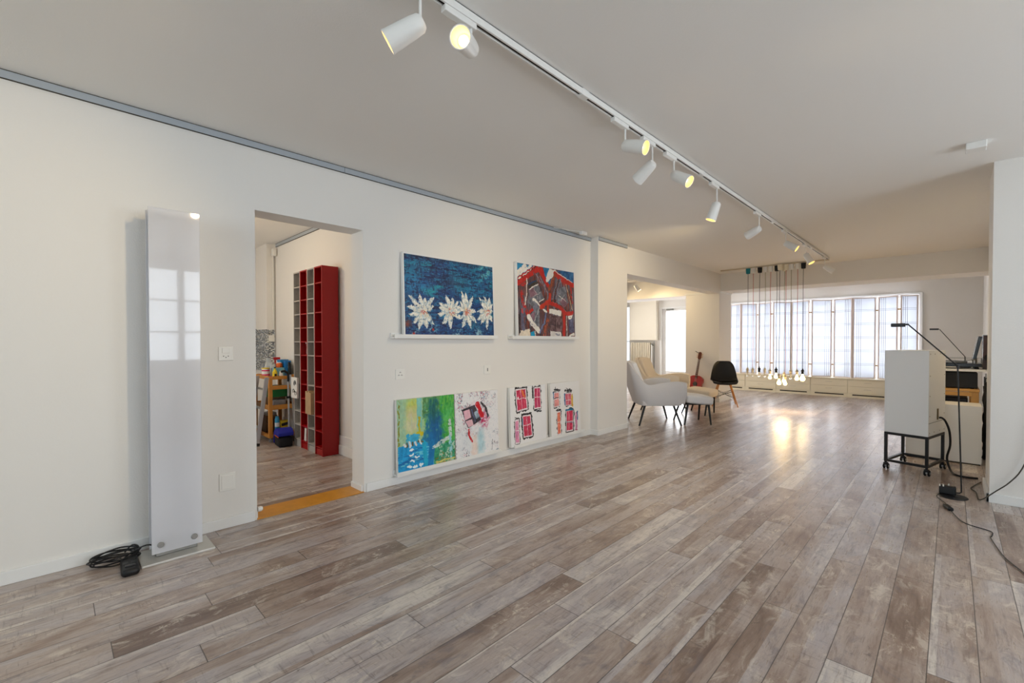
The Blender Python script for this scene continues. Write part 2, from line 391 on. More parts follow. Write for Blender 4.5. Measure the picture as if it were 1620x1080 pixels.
# ------------------------------------------------------------------ measuring helper: a sight line met with a plane of the room
def ray(x, y):
    cy = 540 + FPX*math.tan(PITCH); u = (x-810)/FPX; v = (cy-y)/FPX
    fw = Vector((-math.sin(YAW)*math.cos(PITCH), math.cos(YAW)*math.cos(PITCH), -math.sin(PITCH)))
    r = Vector((math.cos(YAW), math.sin(YAW), 0)); return fw + u*r + v*r.cross(fw)
EYE = Vector((0, 0, 1.2))
def onX(x, y, X): d = ray(x, y); return EYE + d*(X/d.x)
def onY(x, y, Y): d = ray(x, y); return EYE + d*(Y/d.y)
def onZ(x, y, z=0.0): d = ray(x, y); return EYE + d*((z-1.2)/d.z)

# ------------------------------------------------------------------ acrylic column lamp
M_ACR = mat('frosted_acrylic', (236, 236, 240), 0.30, trans=0.45, coat=1.0, ior=1.15)
t = thing('floor_lamp', 'tall frosted white acrylic column floor lamp on a steel plate by the left wall', 'floor lamp', (-3.15, 0.478, 0))
MB().box(-0.115, 0.115, -0.166, 0.166, 0, 0.012).build('base_plate', M_STEEL, t, bevel=0.002)
MB().box(0.044, 0.052, -0.116, 0.116, 0.036, 1.93).build('front_panel', M_ACR, t, bevel=0.0015)
MB().box(-0.052, -0.044, -0.116, 0.116, 0.036, 1.93).build('back_panel', M_ACR, t, bevel=0.0015)
MB().box(-0.030, 0.030, -0.095, 0.095, 0.012, 0.10).build('foot_bracket', mat('satin_steel', (150, 148, 144), 0.45, metal=0.7), t, bevel=0.003)
MB().box(-0.014, 0.014, -0.012, 0.012, 0.10, 1.90).build('light_tube_holder', mat('post_grey', (178, 178, 184), 0.5), t, bevel=0.002)
MB().box(-0.040, 0.040, -0.1, 0.1, 1.885, 1.90).build('top_bracket', mat('satin_steel', (150, 148, 144)), t, bevel=0.002)
for y in (-0.077, 0.077):
    MB().cyl((0.030, y, 0.082), (0.058, y, 0.082), 0.0155, n=20).build('clamp_bolt', mat('satin_steel', (0, 0, 0)), t, bevel=0.002, smooth=True)
MB().tube([(-0.01, -0.09, 0.06), (-0.02, -0.13, 0.075), (-0.04, -0.19, 0.05), (-0.06, -0.23, 0.012)], 0.004).build('power_cable', M_BLKP, t, smooth=True)

t = thing('power_strip', 'black rounded power strip lying on the floor beside the column lamp', 'power strip', (-3.075, 0.268, 0), math.radians(-3))
MB().box(-0.10, 0.10, -0.037, 0.037, 0.002, 0.040).build('housing', M_BLKP, t, bevel=0.017, seg=4, smooth=True)
for x in (-0.055, 0.0):
    for y in (-0.017, 0.017): MB().box(x-0.017, x+0.017, y-0.012, y+0.012, 0.036, 0.0415).build('socket', mat('socket_black', (5, 5, 6), 0.3), t, bevel=0.003)
MB().box(0.035, 0.060, -0.022, 0.022, 0.038, 0.045).build('switch', mat('switch_black', (26, 26, 28), 0.25), t, bevel=0.003)
random.seed(5)
mb = MB()
for k in range(6):
    cx, cy, a = -3.225+random.uniform(-.012, .012), 0.215+random.uniform(-.02, .02), random.uniform(-.3, .3)
    pts = []
    for i in range(17):
        th = 2*PI*i/16 + a
        pts.append((cx + (0.055+0.01*random.random())*math.cos(th), cy + (0.085+0.02*random.random())*math.sin(th), 0.012+0.009*k*0.8+0.012*math.sin(th*1.0+k)**2))
    mb.tube(pts, 0.0042, n=6, smooth=3)
mb.tube([(-3.20, 0.29, .03), (-3.19, 0.315, .07), (-3.20, 0.29, .085), (-3.215, 0.26, .05)], 0.0042, n=6)
mb.tube([(-3.21, 0.24, .03), (-3.17, 0.24, .035), (-3.16, 0.25, .03)], 0.0042, n=6)
tag(mb.build('coiled_cable', M_BLKP, smooth=True), 'bundle of coiled black cable on the floor against the baseboard, left of the column lamp', 'cable')

# ------------------------------------------------------------------ wall sockets, switches
M_SOCK = mat('socket_white', (238, 236, 230), 0.35)
def plate(name, label, cat, Y, z, w, h, kind, X=-3.33, d=1):
    t = thing(name, label, cat, (X, Y, z))
    MB().box(0.0*d, 0.007*d, -w/2, w/2, -h/2, h/2).build('cover_plate', M_SOCK, t, bevel=0.0025)
    if kind == 'combo':
        MB().box(0.006, 0.011, -0.022, 0.022, 0.004, 0.036).build('rocker', M_SOCK, t, bevel=0.002)
        mb = MB()
        for y, z in ((-0.013, -0.016), (0.013, -0.016), (0, -0.024)): mb.cyl((0.005, y, z), (0.0082, y, z), 0.003, n=8)
        mb.build('socket_holes', M_DARK, t)
    if kind == 'triple':
        mb = MB()
        for a in range(3):
            for dy, dz in ((-0.007, 0.0), (0.007, 0.0), (0, 0.004)):
                th = PI/2 + a*2*PI/3; mb.cyl((0.005, 0.016*math.cos(th)+dy*0.8, 0.016*math.sin(th)+dz), (0.0082, 0.016*math.cos(th)+dy*0.8, 0.016*math.sin(th)+dz), 0.0025, n=8)
        mb.build('socket_holes', M_DARK, t)
    if kind == 'slot':
        MB().box(0.005, 0.011, -0.004, 0.004, -0.016, 0.016).build('switch_slider', mat('grey_plastic', (110, 110, 108), 0.5), t, bevel=0.001)
    if kind == 'blank':
        MB().box(0.006, 0.010, -w/2+0.012, w/2-0.012, -h/2+0.012, h/2-0.012).build('blank_insert', M_SOCK, t, bevel=0.002)
    return t
plate('wall_socket', 'white switch with socket at chest height, left of the doorway', 'socket', 0.772, 1.122, 0.082, 0.088, 'combo')
plate('wall_cover', 'blank white cover plate low on the wall, left of the doorway', 'cover plate', 0.775, 0.297, 0.092, 0.112, 'blank')
plate('wall_socket', 'white triple socket between the flower painting and the green painting', 'socket', 2.045, 0.922, 0.088, 0.088, 'triple')
plate('wall_switch', 'small white switch with a dark slider above the splattered painting', 'switch', 3.042, 0.918, 0.088, 0.088, 'slot')
t = MB().lathe([(0, 0), (0.017, 0), (0.018, 0.02), (0.012, 0.03), (0, 0.032)], 16, Matrix.Rotation(-PI/2, 3, 'X')).build('door_stop', M_SOCK, smooth=True, loc=(-3.352, 0.957, 0.062))
tag(t, 'small round white door stop at the left foot of the doorway', 'door stop')

# ------------------------------------------------------------------ ceiling sensors
t = MB().box(-0.05, 0.05, -0.05, 0.05, -0.045, 0).build('motion_sensor', M_WHITE, bevel=0.005, loc=(0.105, 4.35, HC)); tag(t, 'small square white box on the ceiling near the right wall pier', 'sensor')
t = MB().box(-0.025, 0.025, -0.05, 0.05, -0.042, 0).build('smoke_alarm', M_WHITE, bevel=0.006, loc=(-3.20, 4.50, HC)); tag(t, 'small white box on the ceiling by the pilaster, cable running to it', 'sensor')
MB().tube([(-0.02, -0.05, -.006), (-0.07, -0.2, -.006), (-0.118, -0.42, -.006)], 0.004, n=6).build('cable', M_SOCK, t)
t = MB().lathe([(0, 0), (0.05, 0), (0.048, -0.02), (0.03, -0.03), (0, -0.03)], 20).build('ceiling_detector', M_WHITE, smooth=True, loc=(-2.95, 8.9, HC)); tag(t, 'round white ceiling detector in front of the far beam', 'sensor')

# ------------------------------------------------------------------ track and spotlights
TX = -1.41
t = thing('ceiling_track', 'long white ceiling track running down the room, carrying the spotlights', 'lighting track', (TX, 0, HC))
MB().box(-0.018, -0.008, -1.0, 8.6, -0.034, 0).box(0.008, 0.018, -1.0, 8.6, -0.034, 0).box(-0.018, 0.018, -1.0, 8.6, -0.006, 0).build('rail_profile', M_WHITE, t, bevel=0.0015)
MB().box(-0.008, 0.008, -1.0, 8.6, -0.026, -0.0062).build('conductor_slot', M_DARK, t)
for y in (1.98, 3.55, 5.5, 7.4): MB().box(-0.019, 0.019, y-.03, y+.03, -0.036, -0.001).build('joiner', M_WHITE, t, bevel=0.002)
M_LENS = mat('lit_reflector', (255, 222, 150), 0.4, emit=4.0)
M_BULB = mat('lit_lamp', (255, 240, 205), 0.4, emit=7)
M_INNER = mat('reflector_inside', (244, 214, 130), 0.4, emit=0.55)
def spotlight(label, Y, J, D, power, slot_y=-0.05, group='white spotlights on the ceiling track', X=TX, ztop=HC-0.034, cone=38, size=1.0):
    """Y: stem position along the track; J: height of the joint; D: aim direction"""
    t = thing('track_spotlight', label, 'spotlight', (X, Y, ztop), 0, group)
    D = Vector(D).normalized(); J = Vector((0, 0, J-ztop))
    MB().box(-0.015, 0.015, -0.14, 0.02, -0.026, 0.0).build('adapter', M_WHITE, t, bevel=0.003)
    MB().cyl((0, 0, -0.02), J, 0.0055, n=10).build('stem', M_WHITE, t, smooth=True)
    q = D.to_track_quat('Z', 'Y').to_matrix()
    R = 0.043*size; L0 = 0.14*size; a = J - D*0.012
    side = D.cross(Vector((0,0,1))).normalized()
    a = J + Vector((0,0,-0.012))
    o = a
    MB().lathe([(0, -0.012), (R*0.55, -0.012), (R*0.78, 0.0), (R*0.86, 0.03), (R, L0), (R*0.90, L0), (R*0.72, 0.04), (0, 0.035)], 32, q, o).build('housing', M_WHITE, t, smooth=True)
    MB().lathe([(R*0.89, L0-0.003), (R*0.74, L0-0.03), (R*0.66, L0-0.055), (0, L0-0.056)], 32, q, o).build('reflector', M_INNER, t, smooth=True)
    MB().lathe([(0, L0-0.055), (R*0.42, L0-0.055), (R*0.46, L0-0.040), (R*0.30, L0-0.028), (0, L0-0.024)], 24, q, o).build('bulb', M_BULB, t, smooth=True)
    l = bpy.data.lights.new('lamp_light', 'SPOT'); l.energy = power; l.color = WARM; l.spot_size = math.radians(cone*2); l.spot_blend = 0.9; l.shadow_soft_size = 0.03
    lo = bpy.data.objects.new('lamp_light', l); C.objects.link(lo); lo.parent = t
    lo.location = o + D*(L0+0.004); lo.rotation_euler = D.to_track_quat('-Z', 'Y').to_euler()
    return t
SP = [
 ('white spotlight at the near end of the track, aimed at the left wall', 0.957, 2.385, (-.62, -.60, -.50)),
 ('lit white spotlight facing the viewer, second from the near end of the track', 1.201, 2.40, (.512, -.817, -.266)),
 ('white spotlight aimed right, first of the cluster a third of the way along the track', 2.409, 2.385, (.937, .065, -.344)),
 ('white spotlight tilted steeply down to the left, between two that point right', 2.751, 2.373, (-.85, .137, -.509)),
 ('white spotlight aimed right and down, just past the one tilted left', 3.069, 2.385, (.829, -.05, -.557)),
 ('white spotlight pointing almost straight down at the middle of the track', 3.88, 2.36, (-.312, -.122, -.942)),
 ('white spotlight aimed left, level above the armchairs side', 5.032, 2.36, (-.927, .276, -.35)),
 ('white spotlight aimed right, third from the far end of the track', 6.055, 2.37, (.82, .075, -.567)),
 ('lit white spotlight pointing down beside the black pendant canopy, second from the far end', 7.085, 2.38, (.486, -.077, -.87)),
 ('white spotlight at the very far end of the track, aimed right', 8.349, 2.37, (.77, .196, -.60)),
]
for lab, y, j, d in SP:
    spotlight(lab, y, j, d, 42 if y > 5 else 27 if y > 2 else (40 if y < 1 else 14), cone=50 if y < 1 else 38 if d[0] > 0 or y > 6 else 46)
spotlight('small lit spotlight on the ceiling of the side wing, left of the far pillar', 0, 2.40, (0.40, 0.20, -0.7), 34, X=-4.78, ztop=2.496, group='wing spotlight', cone=84).location = (-4.78, 8.6, 2.496)
spotlight('second spotlight on the wing ceiling, farther left beyond the pilaster', 0, 2.40, (0.8, 0.0, -0.55), 60, X=-5.8, ztop=2.496, group='wing spotlight', cone=70).location = (-5.8, 8.6, 2.496)
t = thing('ceiling_track', 'short lighting track on the wing ceiling beyond the beam', 'lighting track', (-4.9, 8.6, HC))
MB().box(-1.2, 0.6, -0.018, 0.018, -0.034, 0).build('rail_profile', M_WHITE, t, bevel=0.002)
MB().box(-1.19, 0.59, -0.008, 0.008, -0.0345, -0.020).build('conductor_slot', M_DARK, t)

# ------------------------------------------------------------------ pendants
PY = 8.75
t = thing('pendant_rail', 'thin rail on the ceiling from which the bare bulbs hang', 'lighting track', (-2.35, PY, HC))
MB().box(-0.75, 0.93, -0.014, 0.014, -0.022, 0).build('rail_profile', mat('warm_white_metal', (205, 192, 168), 0.4), t, bevel=0.002)
M_TEAL = mat('teal_plastic', (0, 122, 134), 0.4)
M_CORDR = mat('red_cord', (190, 70, 50), 0.7); M_CORDO = mat('olive_cord', (130, 120, 60), 0.7); M_CORDB = mat('black_cord', (34, 34, 32), 0.7)
M_BON = mat('glowing_bulb', (255, 226, 140), 0.3, emit=9); M_BDIM = mat('dim_bulb', (255, 236, 180), 0.3, emit=2.2)
M_BOFF = mat('clear_bulb', (250, 246, 236), 0.03, trans=0.9, ior=1.1)
M_SKW = mat('cream_socket', (226, 214, 190), 0.45)
def pendant(label, X, can, cordm, sock, bulb, zs, r, dy=0.0):
    t = thing('pendant_lamp', label, 'pendant lamp', (X, PY+dy, HC-0.022), 0, 'bare bulb pendants in front of the big window')
    MB().lathe([(0, 0), (0.038, 0), (0.037, -0.03), (0.033, -0.088), (0.026, -0.095), (0, -0.095)], 20).build('canopy', can, t, smooth=True)
    z1 = zs - (HC-0.022)
    mb = MB(); w = 0.004*math.sin(X*37)
    mb.tube([(0, 0, -0.09), (w, 0, -0.5), (-w, 0, -1.0), (w, 0, -1.4), (0, 0, z1)], 0.0035, n=6, smooth=5); mb.build('cord', cordm, t, smooth=True)
    MB().lathe([(0, 0.02), (0.008, 0.02), (0.01, 0.0), (0.022, -0.012), (0.026, -0.03), (0.018, -0.034), (0.019, -0.075), (0, -0.075)], 16, None, (0, 0, z1)).build('lamp_socket', sock, t, smooth=True)
    zb = z1-0.075
    MB().lathe([(0, 0), (0.013, 0), (0.014, -0.02), (r*0.7, -0.035-r*0.3), (r, -0.035-r), (r*0.82, -0.035-r*1.6), (r*0.45, -0.035-r*1.93), (0, -0.035-r*2)], 20, None, (0, 0, zb)).build('bulb', bulb, t, smooth=True)
    if bulb is M_BON:
        l = bpy.data.lights.new('bulb_light', 'POINT'); l.energy = 3.5; l.color = (1, .70, .36); l.shadow_soft_size = 0.08
        lo = bpy.data.objects.new('bulb_light', l); C.objects.link(lo); lo.parent = t; lo.location = (0, 0, zb-0.035-r*2-0.09)
PD = [
 ('unlit bulb on a dark cord under a teal canopy, leftmost of the row', -2.625, M_TEAL, M_CORDB, M_SKW, M_BOFF, .72, .020, 0),
 ('unlit bulb on a red cord, next to the teal canopy', -2.539, M_WHITE, M_CORDR, M_SKW, M_BOFF, .72, .020, 0),
 ('bulb with a black socket under the leftmost black canopy', -2.433, M_BLKP, M_CORDB, M_BLKP, M_BOFF, .735, .028, 0),
 ('unlit bulb on an olive cord, right of the leftmost black canopy', -2.345, M_WHITE, M_CORDO, M_SKW, M_BOFF, .725, .022, 0),
 ('faintly lit bulb on a red cord, left of the middle black canopy', -2.261, M_WHITE, M_CORDR, M_SKW, M_BDIM, .71, .030, 0),
 ('lit bulb with a black socket under the middle black canopy', -2.167, M_BLKP, M_CORDB, M_BLKP, M_BDIM, .735, .034, 0),
 ('glowing bulb hanging lowest, left one of the low cluster', -2.098, M_CREAM, M_CORDB, M_SKW, M_BON, .64, .036, -.09),
 ('glowing bulb at the back of the low cluster', -2.066, M_CREAM, M_CORDO, M_SKW, M_BON, .66, .032, .09),
 ('glowing bulb hanging low, right one of the low cluster', -2.028, M_CREAM, M_CORDR, M_SKW, M_BON, .62, .030, 0.0),
 ('unlit bulb on an olive cord, just right of the low cluster', -1.949, M_WHITE, M_CORDO, M_SKW, M_BOFF, .715, .024, 0),
 ('lit bulb on a red cord, second from the right of the row', -1.856, M_WHITE, M_CORDR, M_SKW, M_BDIM, .72, .034, 0),
 ('brightest glowing bulb under the rightmost black canopy', -1.774, M_BLKP, M_CORDB, M_BLKP, M_BON, .73, .042, 0),
]
for p in PD: pendant(*p)

# ------------------------------------------------------------------ low drawer sideboard under the window
gr = 'low cream drawer units under the big window'
edges = [-4.30, -3.622, -2.947, -2.258, -1.583, -0.905, -0.45]
names = ['leftmost, beside the far pillar', 'second from the left, under the unlit bulbs', 'third from the left, under the glowing bulbs', 'fourth from the left, right of the bulbs', 'fifth from left, half behind the tall cabinet', 'rightmost, behind the tall cabinet']
for (x0, x1), nm in zip(zip(edges, edges[1:]), names):
    w = x1-x0
    t = thing('drawer_unit', 'low cream drawer unit under the big window, '+nm, 'drawer unit', (x0, 11.90, 0), 0, gr)
    MB().box(0.001, w-0.001, 0.02, 0.34, 0, 0.385).build('carcass', M_CREAM, t)
    MB().box(0.001, w-0.001, 0.004, 0.02, 0, 0.092).build('plinth', M_CREAM, t, bevel=0.001)
    for z0, z1 in ((0.245, 0.382), (0.098, 0.240)):
        dr = MB().box(0.004, w-0.004, 0.0, 0.019, z0, z1).build('drawer', M_CREAM, t, bevel=0.0015)
        zc = (z0+z1)/2+0.012
        if w > 0.5: MB().tube([(w*.42, 0, zc), (w*.42, -0.016, zc), (w*.58, -0.016, zc), (w*.58, 0, zc)], 0.003, n=6, smooth=1).build('handle', M_STEEL, dr)
    MB().box(w*0.12, w*0.90, 0.001, 0.0045, 0.048, 0.072).build('vent_slot', M_DARK, t)
t = MB().box(-4.30, -0.45, 11.885, 12.25, 0.386, 0.41).build('window_counter', M_CREAM, bevel=0.003); tag(t, 'long cream counter top along the big window, carrying the folding screens', 'counter')

# ------------------------------------------------------------------ folding screens
def paper_mat():
    m = bpy.data.materials.new('screen_paper'); m.use_nodes = True; nt = m.node_tree; b = nt.nodes['Principled BSDF']; nt.nodes.remove(b)
    d = nt.nodes.new('ShaderNodeBsdfDiffuse'); tr = nt.nodes.new('ShaderNodeBsdfTranslucent'); mx = nt.nodes.new('ShaderNodeMixShader')
    nz = nt.nodes.new('ShaderNodeTexNoise'); nz.inputs['Scale'].default_value = 3; rp = nt.nodes.new('ShaderNodeMapRange')
    rp.inputs[3].default_value = 0.72; rp.inputs[4].default_value = 0.82
    nt.links.new(nz.outputs[0], rp.inputs[0]); nt.links.new(rp.outputs[0], mx.inputs[0])
    d.inputs[0].default_value = s2l((238, 238, 246))+(1,); tr.inputs[0].default_value = (0.52, 0.535, 0.57, 1)
    nt.links.new(d.outputs[0], mx.inputs[1]); nt.links.new(tr.outputs[0], mx.inputs[2]); nt.links.new(mx.outputs[0], nt.nodes['Material Output'].inputs[0])
    return m
M_PAPER = paper_mat(); M_SFR = mat('screen_frame', (238, 226, 222), 0.6); M_LAT = mat('lattice_grey', (104, 102, 112), 0.7); M_BRASS = mat('brass_hinge', (170, 130, 70), 0.35, metal=0.8)
xs = [-4.27, -4.032, -3.788, -3.401, -3.093, -2.682, -2.308, -1.882, -1.534, -1.120, -0.770, -0.48]
near = [0, 0, 1, 0, 1, 0, 1, 0, 1, 0, 1, 0]
gapj = [0, 0, 0, 1, 1, 0, 1, 1, 0, 1, 1, 0]
J = []
for x, n_ in zip(xs[1:], near[1:]):
    Y = 11.97 if n_ else 12.14; J.append((x*Y/12.1, Y))
t = thing('folding_screen', 'zigzag folding screen of white paper panels with thin grid lines across the big window', 'folding screen', (0, 0, 0.41))
for i in range(len(J)-1):
    a = Vector((J[i][0], J[i][1], 0)); b = Vector((J[i+1][0], J[i+1][1], 0))
    if i == 0: a = Vector((-4.05, 12.14, 0))
    d = (b-a).normalized(); ga = 0.022 if gapj[i+1] else 0.004; gb = 0.022 if gapj[i+2] else 0.004
    a2 = a + d*ga; b2 = b - d*gb; Ln = (b2-a2).length; ang = math.atan2(d.y, d.x); M3 = Matrix.Rotation(ang, 3, 'Z'); HS = 1.725
    f = 0.024
    fr = MB()
    for c, sz in (((f/2, 0, HS/2), (f, .018, HS)), ((Ln-f/2, 0, HS/2), (f, .018, HS)), ((Ln/2, 0, f/2), (Ln-2*f, .018, f)), ((Ln/2, 0, HS-f/2), (Ln-2*f, .018, f))):
        fr.obox(a2 + M3 @ Vector(c), sz, M3)
    pf = fr.build('screen_panel', M_SFR, t)
    pp = MB().obox(a2 + M3 @ Vector((Ln/2, 0.002, HS/2)), (Ln-2*f, .0016, HS-2*f), M3).build('paper', M_PAPER, pf)
    la = MB()
    for k in range(1, 6):
        for dz in (0.0, 0.03): la.obox(a2 + M3 @ Vector((Ln/2, -0.001, HS*k/6+dz)), (Ln-2*f, .004, .0048), M3)
    lx = 0.78 if i % 2 == 1 else 0.72
    if i >= 7: lx = 0.22
    for dx in (0, 0.035, 0.07): la.obox(a2 + M3 @ Vector((f+(Ln-2*f)*lx+dx-0.03, -0.001, HS/2)), (.0040, .004, HS-2*f), M3)
    la.build('lattice', M_LAT, pf)
    if gapj[i+2]:
        h = MB()
        for z in (0.28, HS-0.28): h.box(b.x-0.024, b.x+0.024, b.y-0.008, b.y+0.008, z-.014, z+.014)
        h.build('hinge', M_BRASS, t)

# ------------------------------------------------------------------ armchairs
def fabric(name, rgb):
    m = mat(name, rgb, 0.95, bump=0.6, bscale=520, spec=0.15, var=0.10, vscale=260); return m
M_GREY = fabric('grey_fabric', (214, 212, 214)); M_BEIGE = fabric('beige_fabric', (240, 226, 204)); M_LGREY = fabric('light_grey_fabric', (236, 236, 238))
def grid_surface(rows, m, parent, name, solid=0.05, sub=2, offset=0):
    mb = MB(); R = [[mb.bm.verts.new(p) for p in row] for row in rows]
    for A, B in zip(R, R[1:]):
        for i in range(len(A)-1): mb.bm.faces.new((A[i], A[i+1], B[i+1], B[i]))
    bmesh.ops.recalc_face_normals(mb.bm, faces=mb.bm.faces)
    me = bpy.data.meshes.new(name); mb.bm.to_mesh(me); mb.bm.free(); me.materials.append(m)
    for p in me.polygons: p.use_smooth = True
    o = bpy.data.objects.new(name, me); C.objects.link(o); o.parent = parent
    q = o.modifiers.new('solid', 'SOLIDIFY'); q.thickness = solid; q.offset = offset
    if solid > 0.02:
        e = o.modifiers.new('bev', 'BEVEL'); e.width = solid*0.3; e.segments = 2; e.limit_method = 'ANGLE'; e.angle_limit = 1.0
    q = o.modifiers.new('sub', 'SUBSURF'); q.levels = sub; q.render_levels = sub
    return o
def cushion(name, m, parent, size, loc, rot=(0,0,0), bev=0.45, puff=0.0):
    mb = MB(); a, b, c = [v/2 for v in size]; mb.box(-a, a, -b, b, -c, c)
    bmesh.ops.subdivide_edges(mb.bm, edges=mb.bm.edges, cuts=3, use_grid_fill=True)
    for v in mb.bm.verts:
        k = (1-(v.co.x/a)**2)*(1-(v.co.y/b)**2); v.co.z *= 1+puff*k
        # round the corners a little
        v.co.x *= 1-0.06*(abs(v.co.y)/b)**4; v.co.y *= 1-0.06*(abs(v.co.x)/a)**4
    o = mb.build(name, m, parent, bevel=min(size)*0.28, seg=3, smooth=True, sub=1)
    o.location = loc; o.rotation_euler = rot; return o
def armchair(label, loc, rot, m, mc):
    t = thing('armchair', label, 'armchair', loc, rot, 'armchairs by the far pillar')
    # U-shaped upholstered shell, from the near arm round the back to the far arm (front = +x)
    half = [ # (bottom x,y,z) , (top x,y,z)
      ((.335, -.335, .315), (.36, -.335, .615)),
      ((.20, -.345, .300), (.24, -.365, .645)),
      ((.02, -.345, .290), (.02, -.370, .625)),
      ((-.12, -.328, .285), (-.15, -.352, .580)),
      ((-.19, -.30, .282), (-.225, -.330, .590)),
      ((-.235, -.26, .280), (-.340, -.280, .745)),
      ((-.255, -.21, .280), (-.430, -.240, .885)),
      ((-.262, -.18, .280), (-.448, -.220, .902)),
      ((-.268, -.08, .280), (-.475, -.10, .908)),
    ]
    cols = half + [(tuple([a[0], -a[1], a[2]]), tuple([b[0], -b[1], b[2]])) for a, b in half[::-1]]
    rows = []
    for f in (0, .05, .30, .62, .90, .985, 1):
        row = []
        for a, b in cols:
            p = Vector(a).lerp(Vector(b), f); bul = 0.022*math.sin(PI*f)
            n = Vector((p.x-0.05, p.y, 0)).normalized(); p = p + n*bul
            row.append(p)
        rows.append(row)
    grid_surface(rows, m, t, 'shell', 0.055, 2, -1)
    cushion('seat_base', m, t, (0.60, 0.62, 0.07), (0.03, 0, 0.315), puff=0)
    cushion('seat_cushion', mc, t, (0.58, 0.56, 0.13), (0.07, 0, 0.40), (0, math.radians(-3), 0), puff=0.25)
    cushion('back_cushion', mc, t, (0.085, 0.44, 0.48), (-0.265, 0, 0.665), (0, math.radians(-22), 0), puff=0.15)
    for sx, x0, x1 in ((1, .20, .30), (-1, -.20, -.30)):
        for sy in (-1, 1): MB().cyl((x0, sy*.24, .30), (x1, sy*.30, 0), 0.018, 0.012, 14).build('leg', M_BLACK, t, smooth=True)
    return t
armchair('light grey fabric armchair with black legs, seen from its side, nearest of the seats', (-3.16, 6.245, 0), math.radians(44.5), M_GREY, M_LGREY)
armchair('beige fabric armchair standing behind the grey armchair', (-3.62, 7.52, 0), math.radians(8), M_BEIGE, M_BEIGE)
def stool(label, loc, rot, m, dx):
    t = thing('footstool', label, 'footstool', loc, rot, 'padded footstools')
    cushion('pad', m, t, (0.42, 0.48, 0.115), (dx, 0, 0.358), (0, math.radians(5), 0), puff=0.30)
    MB().box(dx-.19, dx+.19, -.19, .19, .285, .305).build('pad_base', M_BLACK, t, bevel=0.004)
    for sx in (-1, 1):
        for sy in (-1, 1): MB().cyl((dx+sx*.15, sy*.15, .295), (sx*.19, sy*.215, 0), 0.017, 0.012, 14).build('leg', M_BLACK, t, smooth=True)
    return t
stool('light grey padded footstool in front of the grey armchair', (-2.745, 6.62, 0), math.radians(44.5), M_LGREY, 0.03)
stool('beige padded footstool in front of the beige armchair', (-3.03, 7.55, 0), math.radians(2), M_BEIGE, 0.06)

# ------------------------------------------------------------------ black shell chair
t = thing('shell_chair', 'black moulded shell chair on wooden dowel legs beside the far pillar', 'chair', (-3.04, 8.80, 0), math.radians(203))
prof = [(.225, .408, .19), (.235, .432, .21), (.20, .448, .222), (.10, .436, .235), (0, .425, .24), (-.10, .425, .24), (-.165, .450, .238), (-.20, .50, .232), (-.225, .58, .222), (-.245, .66, .205), (-.262, .74, .182), (-.275, .795, .150), (-.282, .825, .105)]
rows = []
for i, (y, z, hw) in enumerate(prof):
    row = []
    for k in range(9):
        u = -1+2*k/8; e = abs(u)**3
        seat = 1 if i < 6 else 0
        lift = 0.045*e*(1 if 1 < i < 7 else 0.3 if i < 2 else 0); fwd = 0.055*e*(1 if i >= 6 else 0.4 if i == 5 else 0)
        row.append((u*hw, y+fwd, z+lift))
    rows.append(row)
grid_surface(rows, mat('black_shell', (16, 15, 15), 0.28), t, 'seat_shell', 0.009, 2)
M_DOW = mat('light_maple', (196, 132, 66), 0.45, var=0.15, vscale=30)
for sx in (-1, 1):
    for y0, y1 in ((.12, .215), (-.12, -.235)):
        MB().cyl((sx*.10, y0, .40), (sx*.215, y1, 0), 0.0125, 0.0085, 12).build('leg', M_DOW, t, smooth=True)
mb = MB()
for sx in (-1, 1): mb.cyl((sx*.135, .15, .28), (-sx*.175, -.19, .14), .003, n=6).cyl((sx*.135, -.15, .28), (-sx*.175, .19, .14), .003, n=6)
for y in (-1, 1): mb.cyl((.135, y*.15, .28), (-.165, y*.17, .17), .003, n=6).cyl((-.135, y*.15, .28), (.165, y*.17, .17), .003, n=6)
mb.build('wire_brace', M_BLACK, t); MB().box(-.12, .12, -.13, .13, .395, .408).build('mount_plate', M_BLACK, t, bevel=.003)

# ------------------------------------------------------------------ guitar against the pillar
t = thing('guitar', 'small red acoustic guitar leaning on the far pillar', 'guitar', (-3.70, 8.93, 0.0), (math.radians(-13), math.radians(4), 0))
out = []
ctrl = [(0, 0), (.10, .008), (.155, .07), (.165, .14), (.145, .21), (.112, .265), (.115, .32), (.128, .365), (.115, .42), (.07, .45), (0, .455)]
P = [Vector((x*1.08, z*1.17, 0)) for x, z in ctrl]
def cat(P, n=4):
    Q = []
    for i in range(len(P)-1):
        p0 = P[max(i-1, 0)]; p1 = P[i]; p2 = P[i+1]; p3 = P[min(i+2, len(P)-1)]
        for k in range(n):
            s_ = k/n; Q.append(0.5*((2*p1)+(-p0+p2)*s_+(2*p0-5*p1+4*p2-p3)*s_*s_+(-p0+3*p1-3*p2+p3)*s_**3))
    Q.append(P[-1]); return Q
Q = cat(P); outl = [(p.x, p.y) for p in Q] + [(-p.x, p.y) for p in Q[::-1]][1:-1]
M_RED = mat('red_lacquer', (168, 28, 14), 0.22, coat=0.5)
MB().prism(outl, 0.0, 0.085, 'y').build('body', M_RED, t, bevel=0.006)
M_NECK = mat('dark_walnut', (96, 44, 22), 0.45)
MB().prism([(-.022, .47), (.022, .47), (.018, .86), (-.018, .86)], -0.014, 0.008, 'y').build('neck', M_NECK, t, bevel=0.002)
mb = MB()
for k in range(14): z = .48+.375*(1-0.5**(k/6))/.8; mb.box(-.020, .020, -0.0165, -0.0138, z, z+.003)
mb.build('frets', M_STEEL, t)
MB().prism([(-.02, .86), (.02, .86), (.034, .90), (.030, 1.0), (.012, 1.015), (-.012, 1.015), (-.030, 1.0), (-.034, .90)], -0.006, 0.012, 'y').build('headstock', M_NECK, t, bevel=0.002)
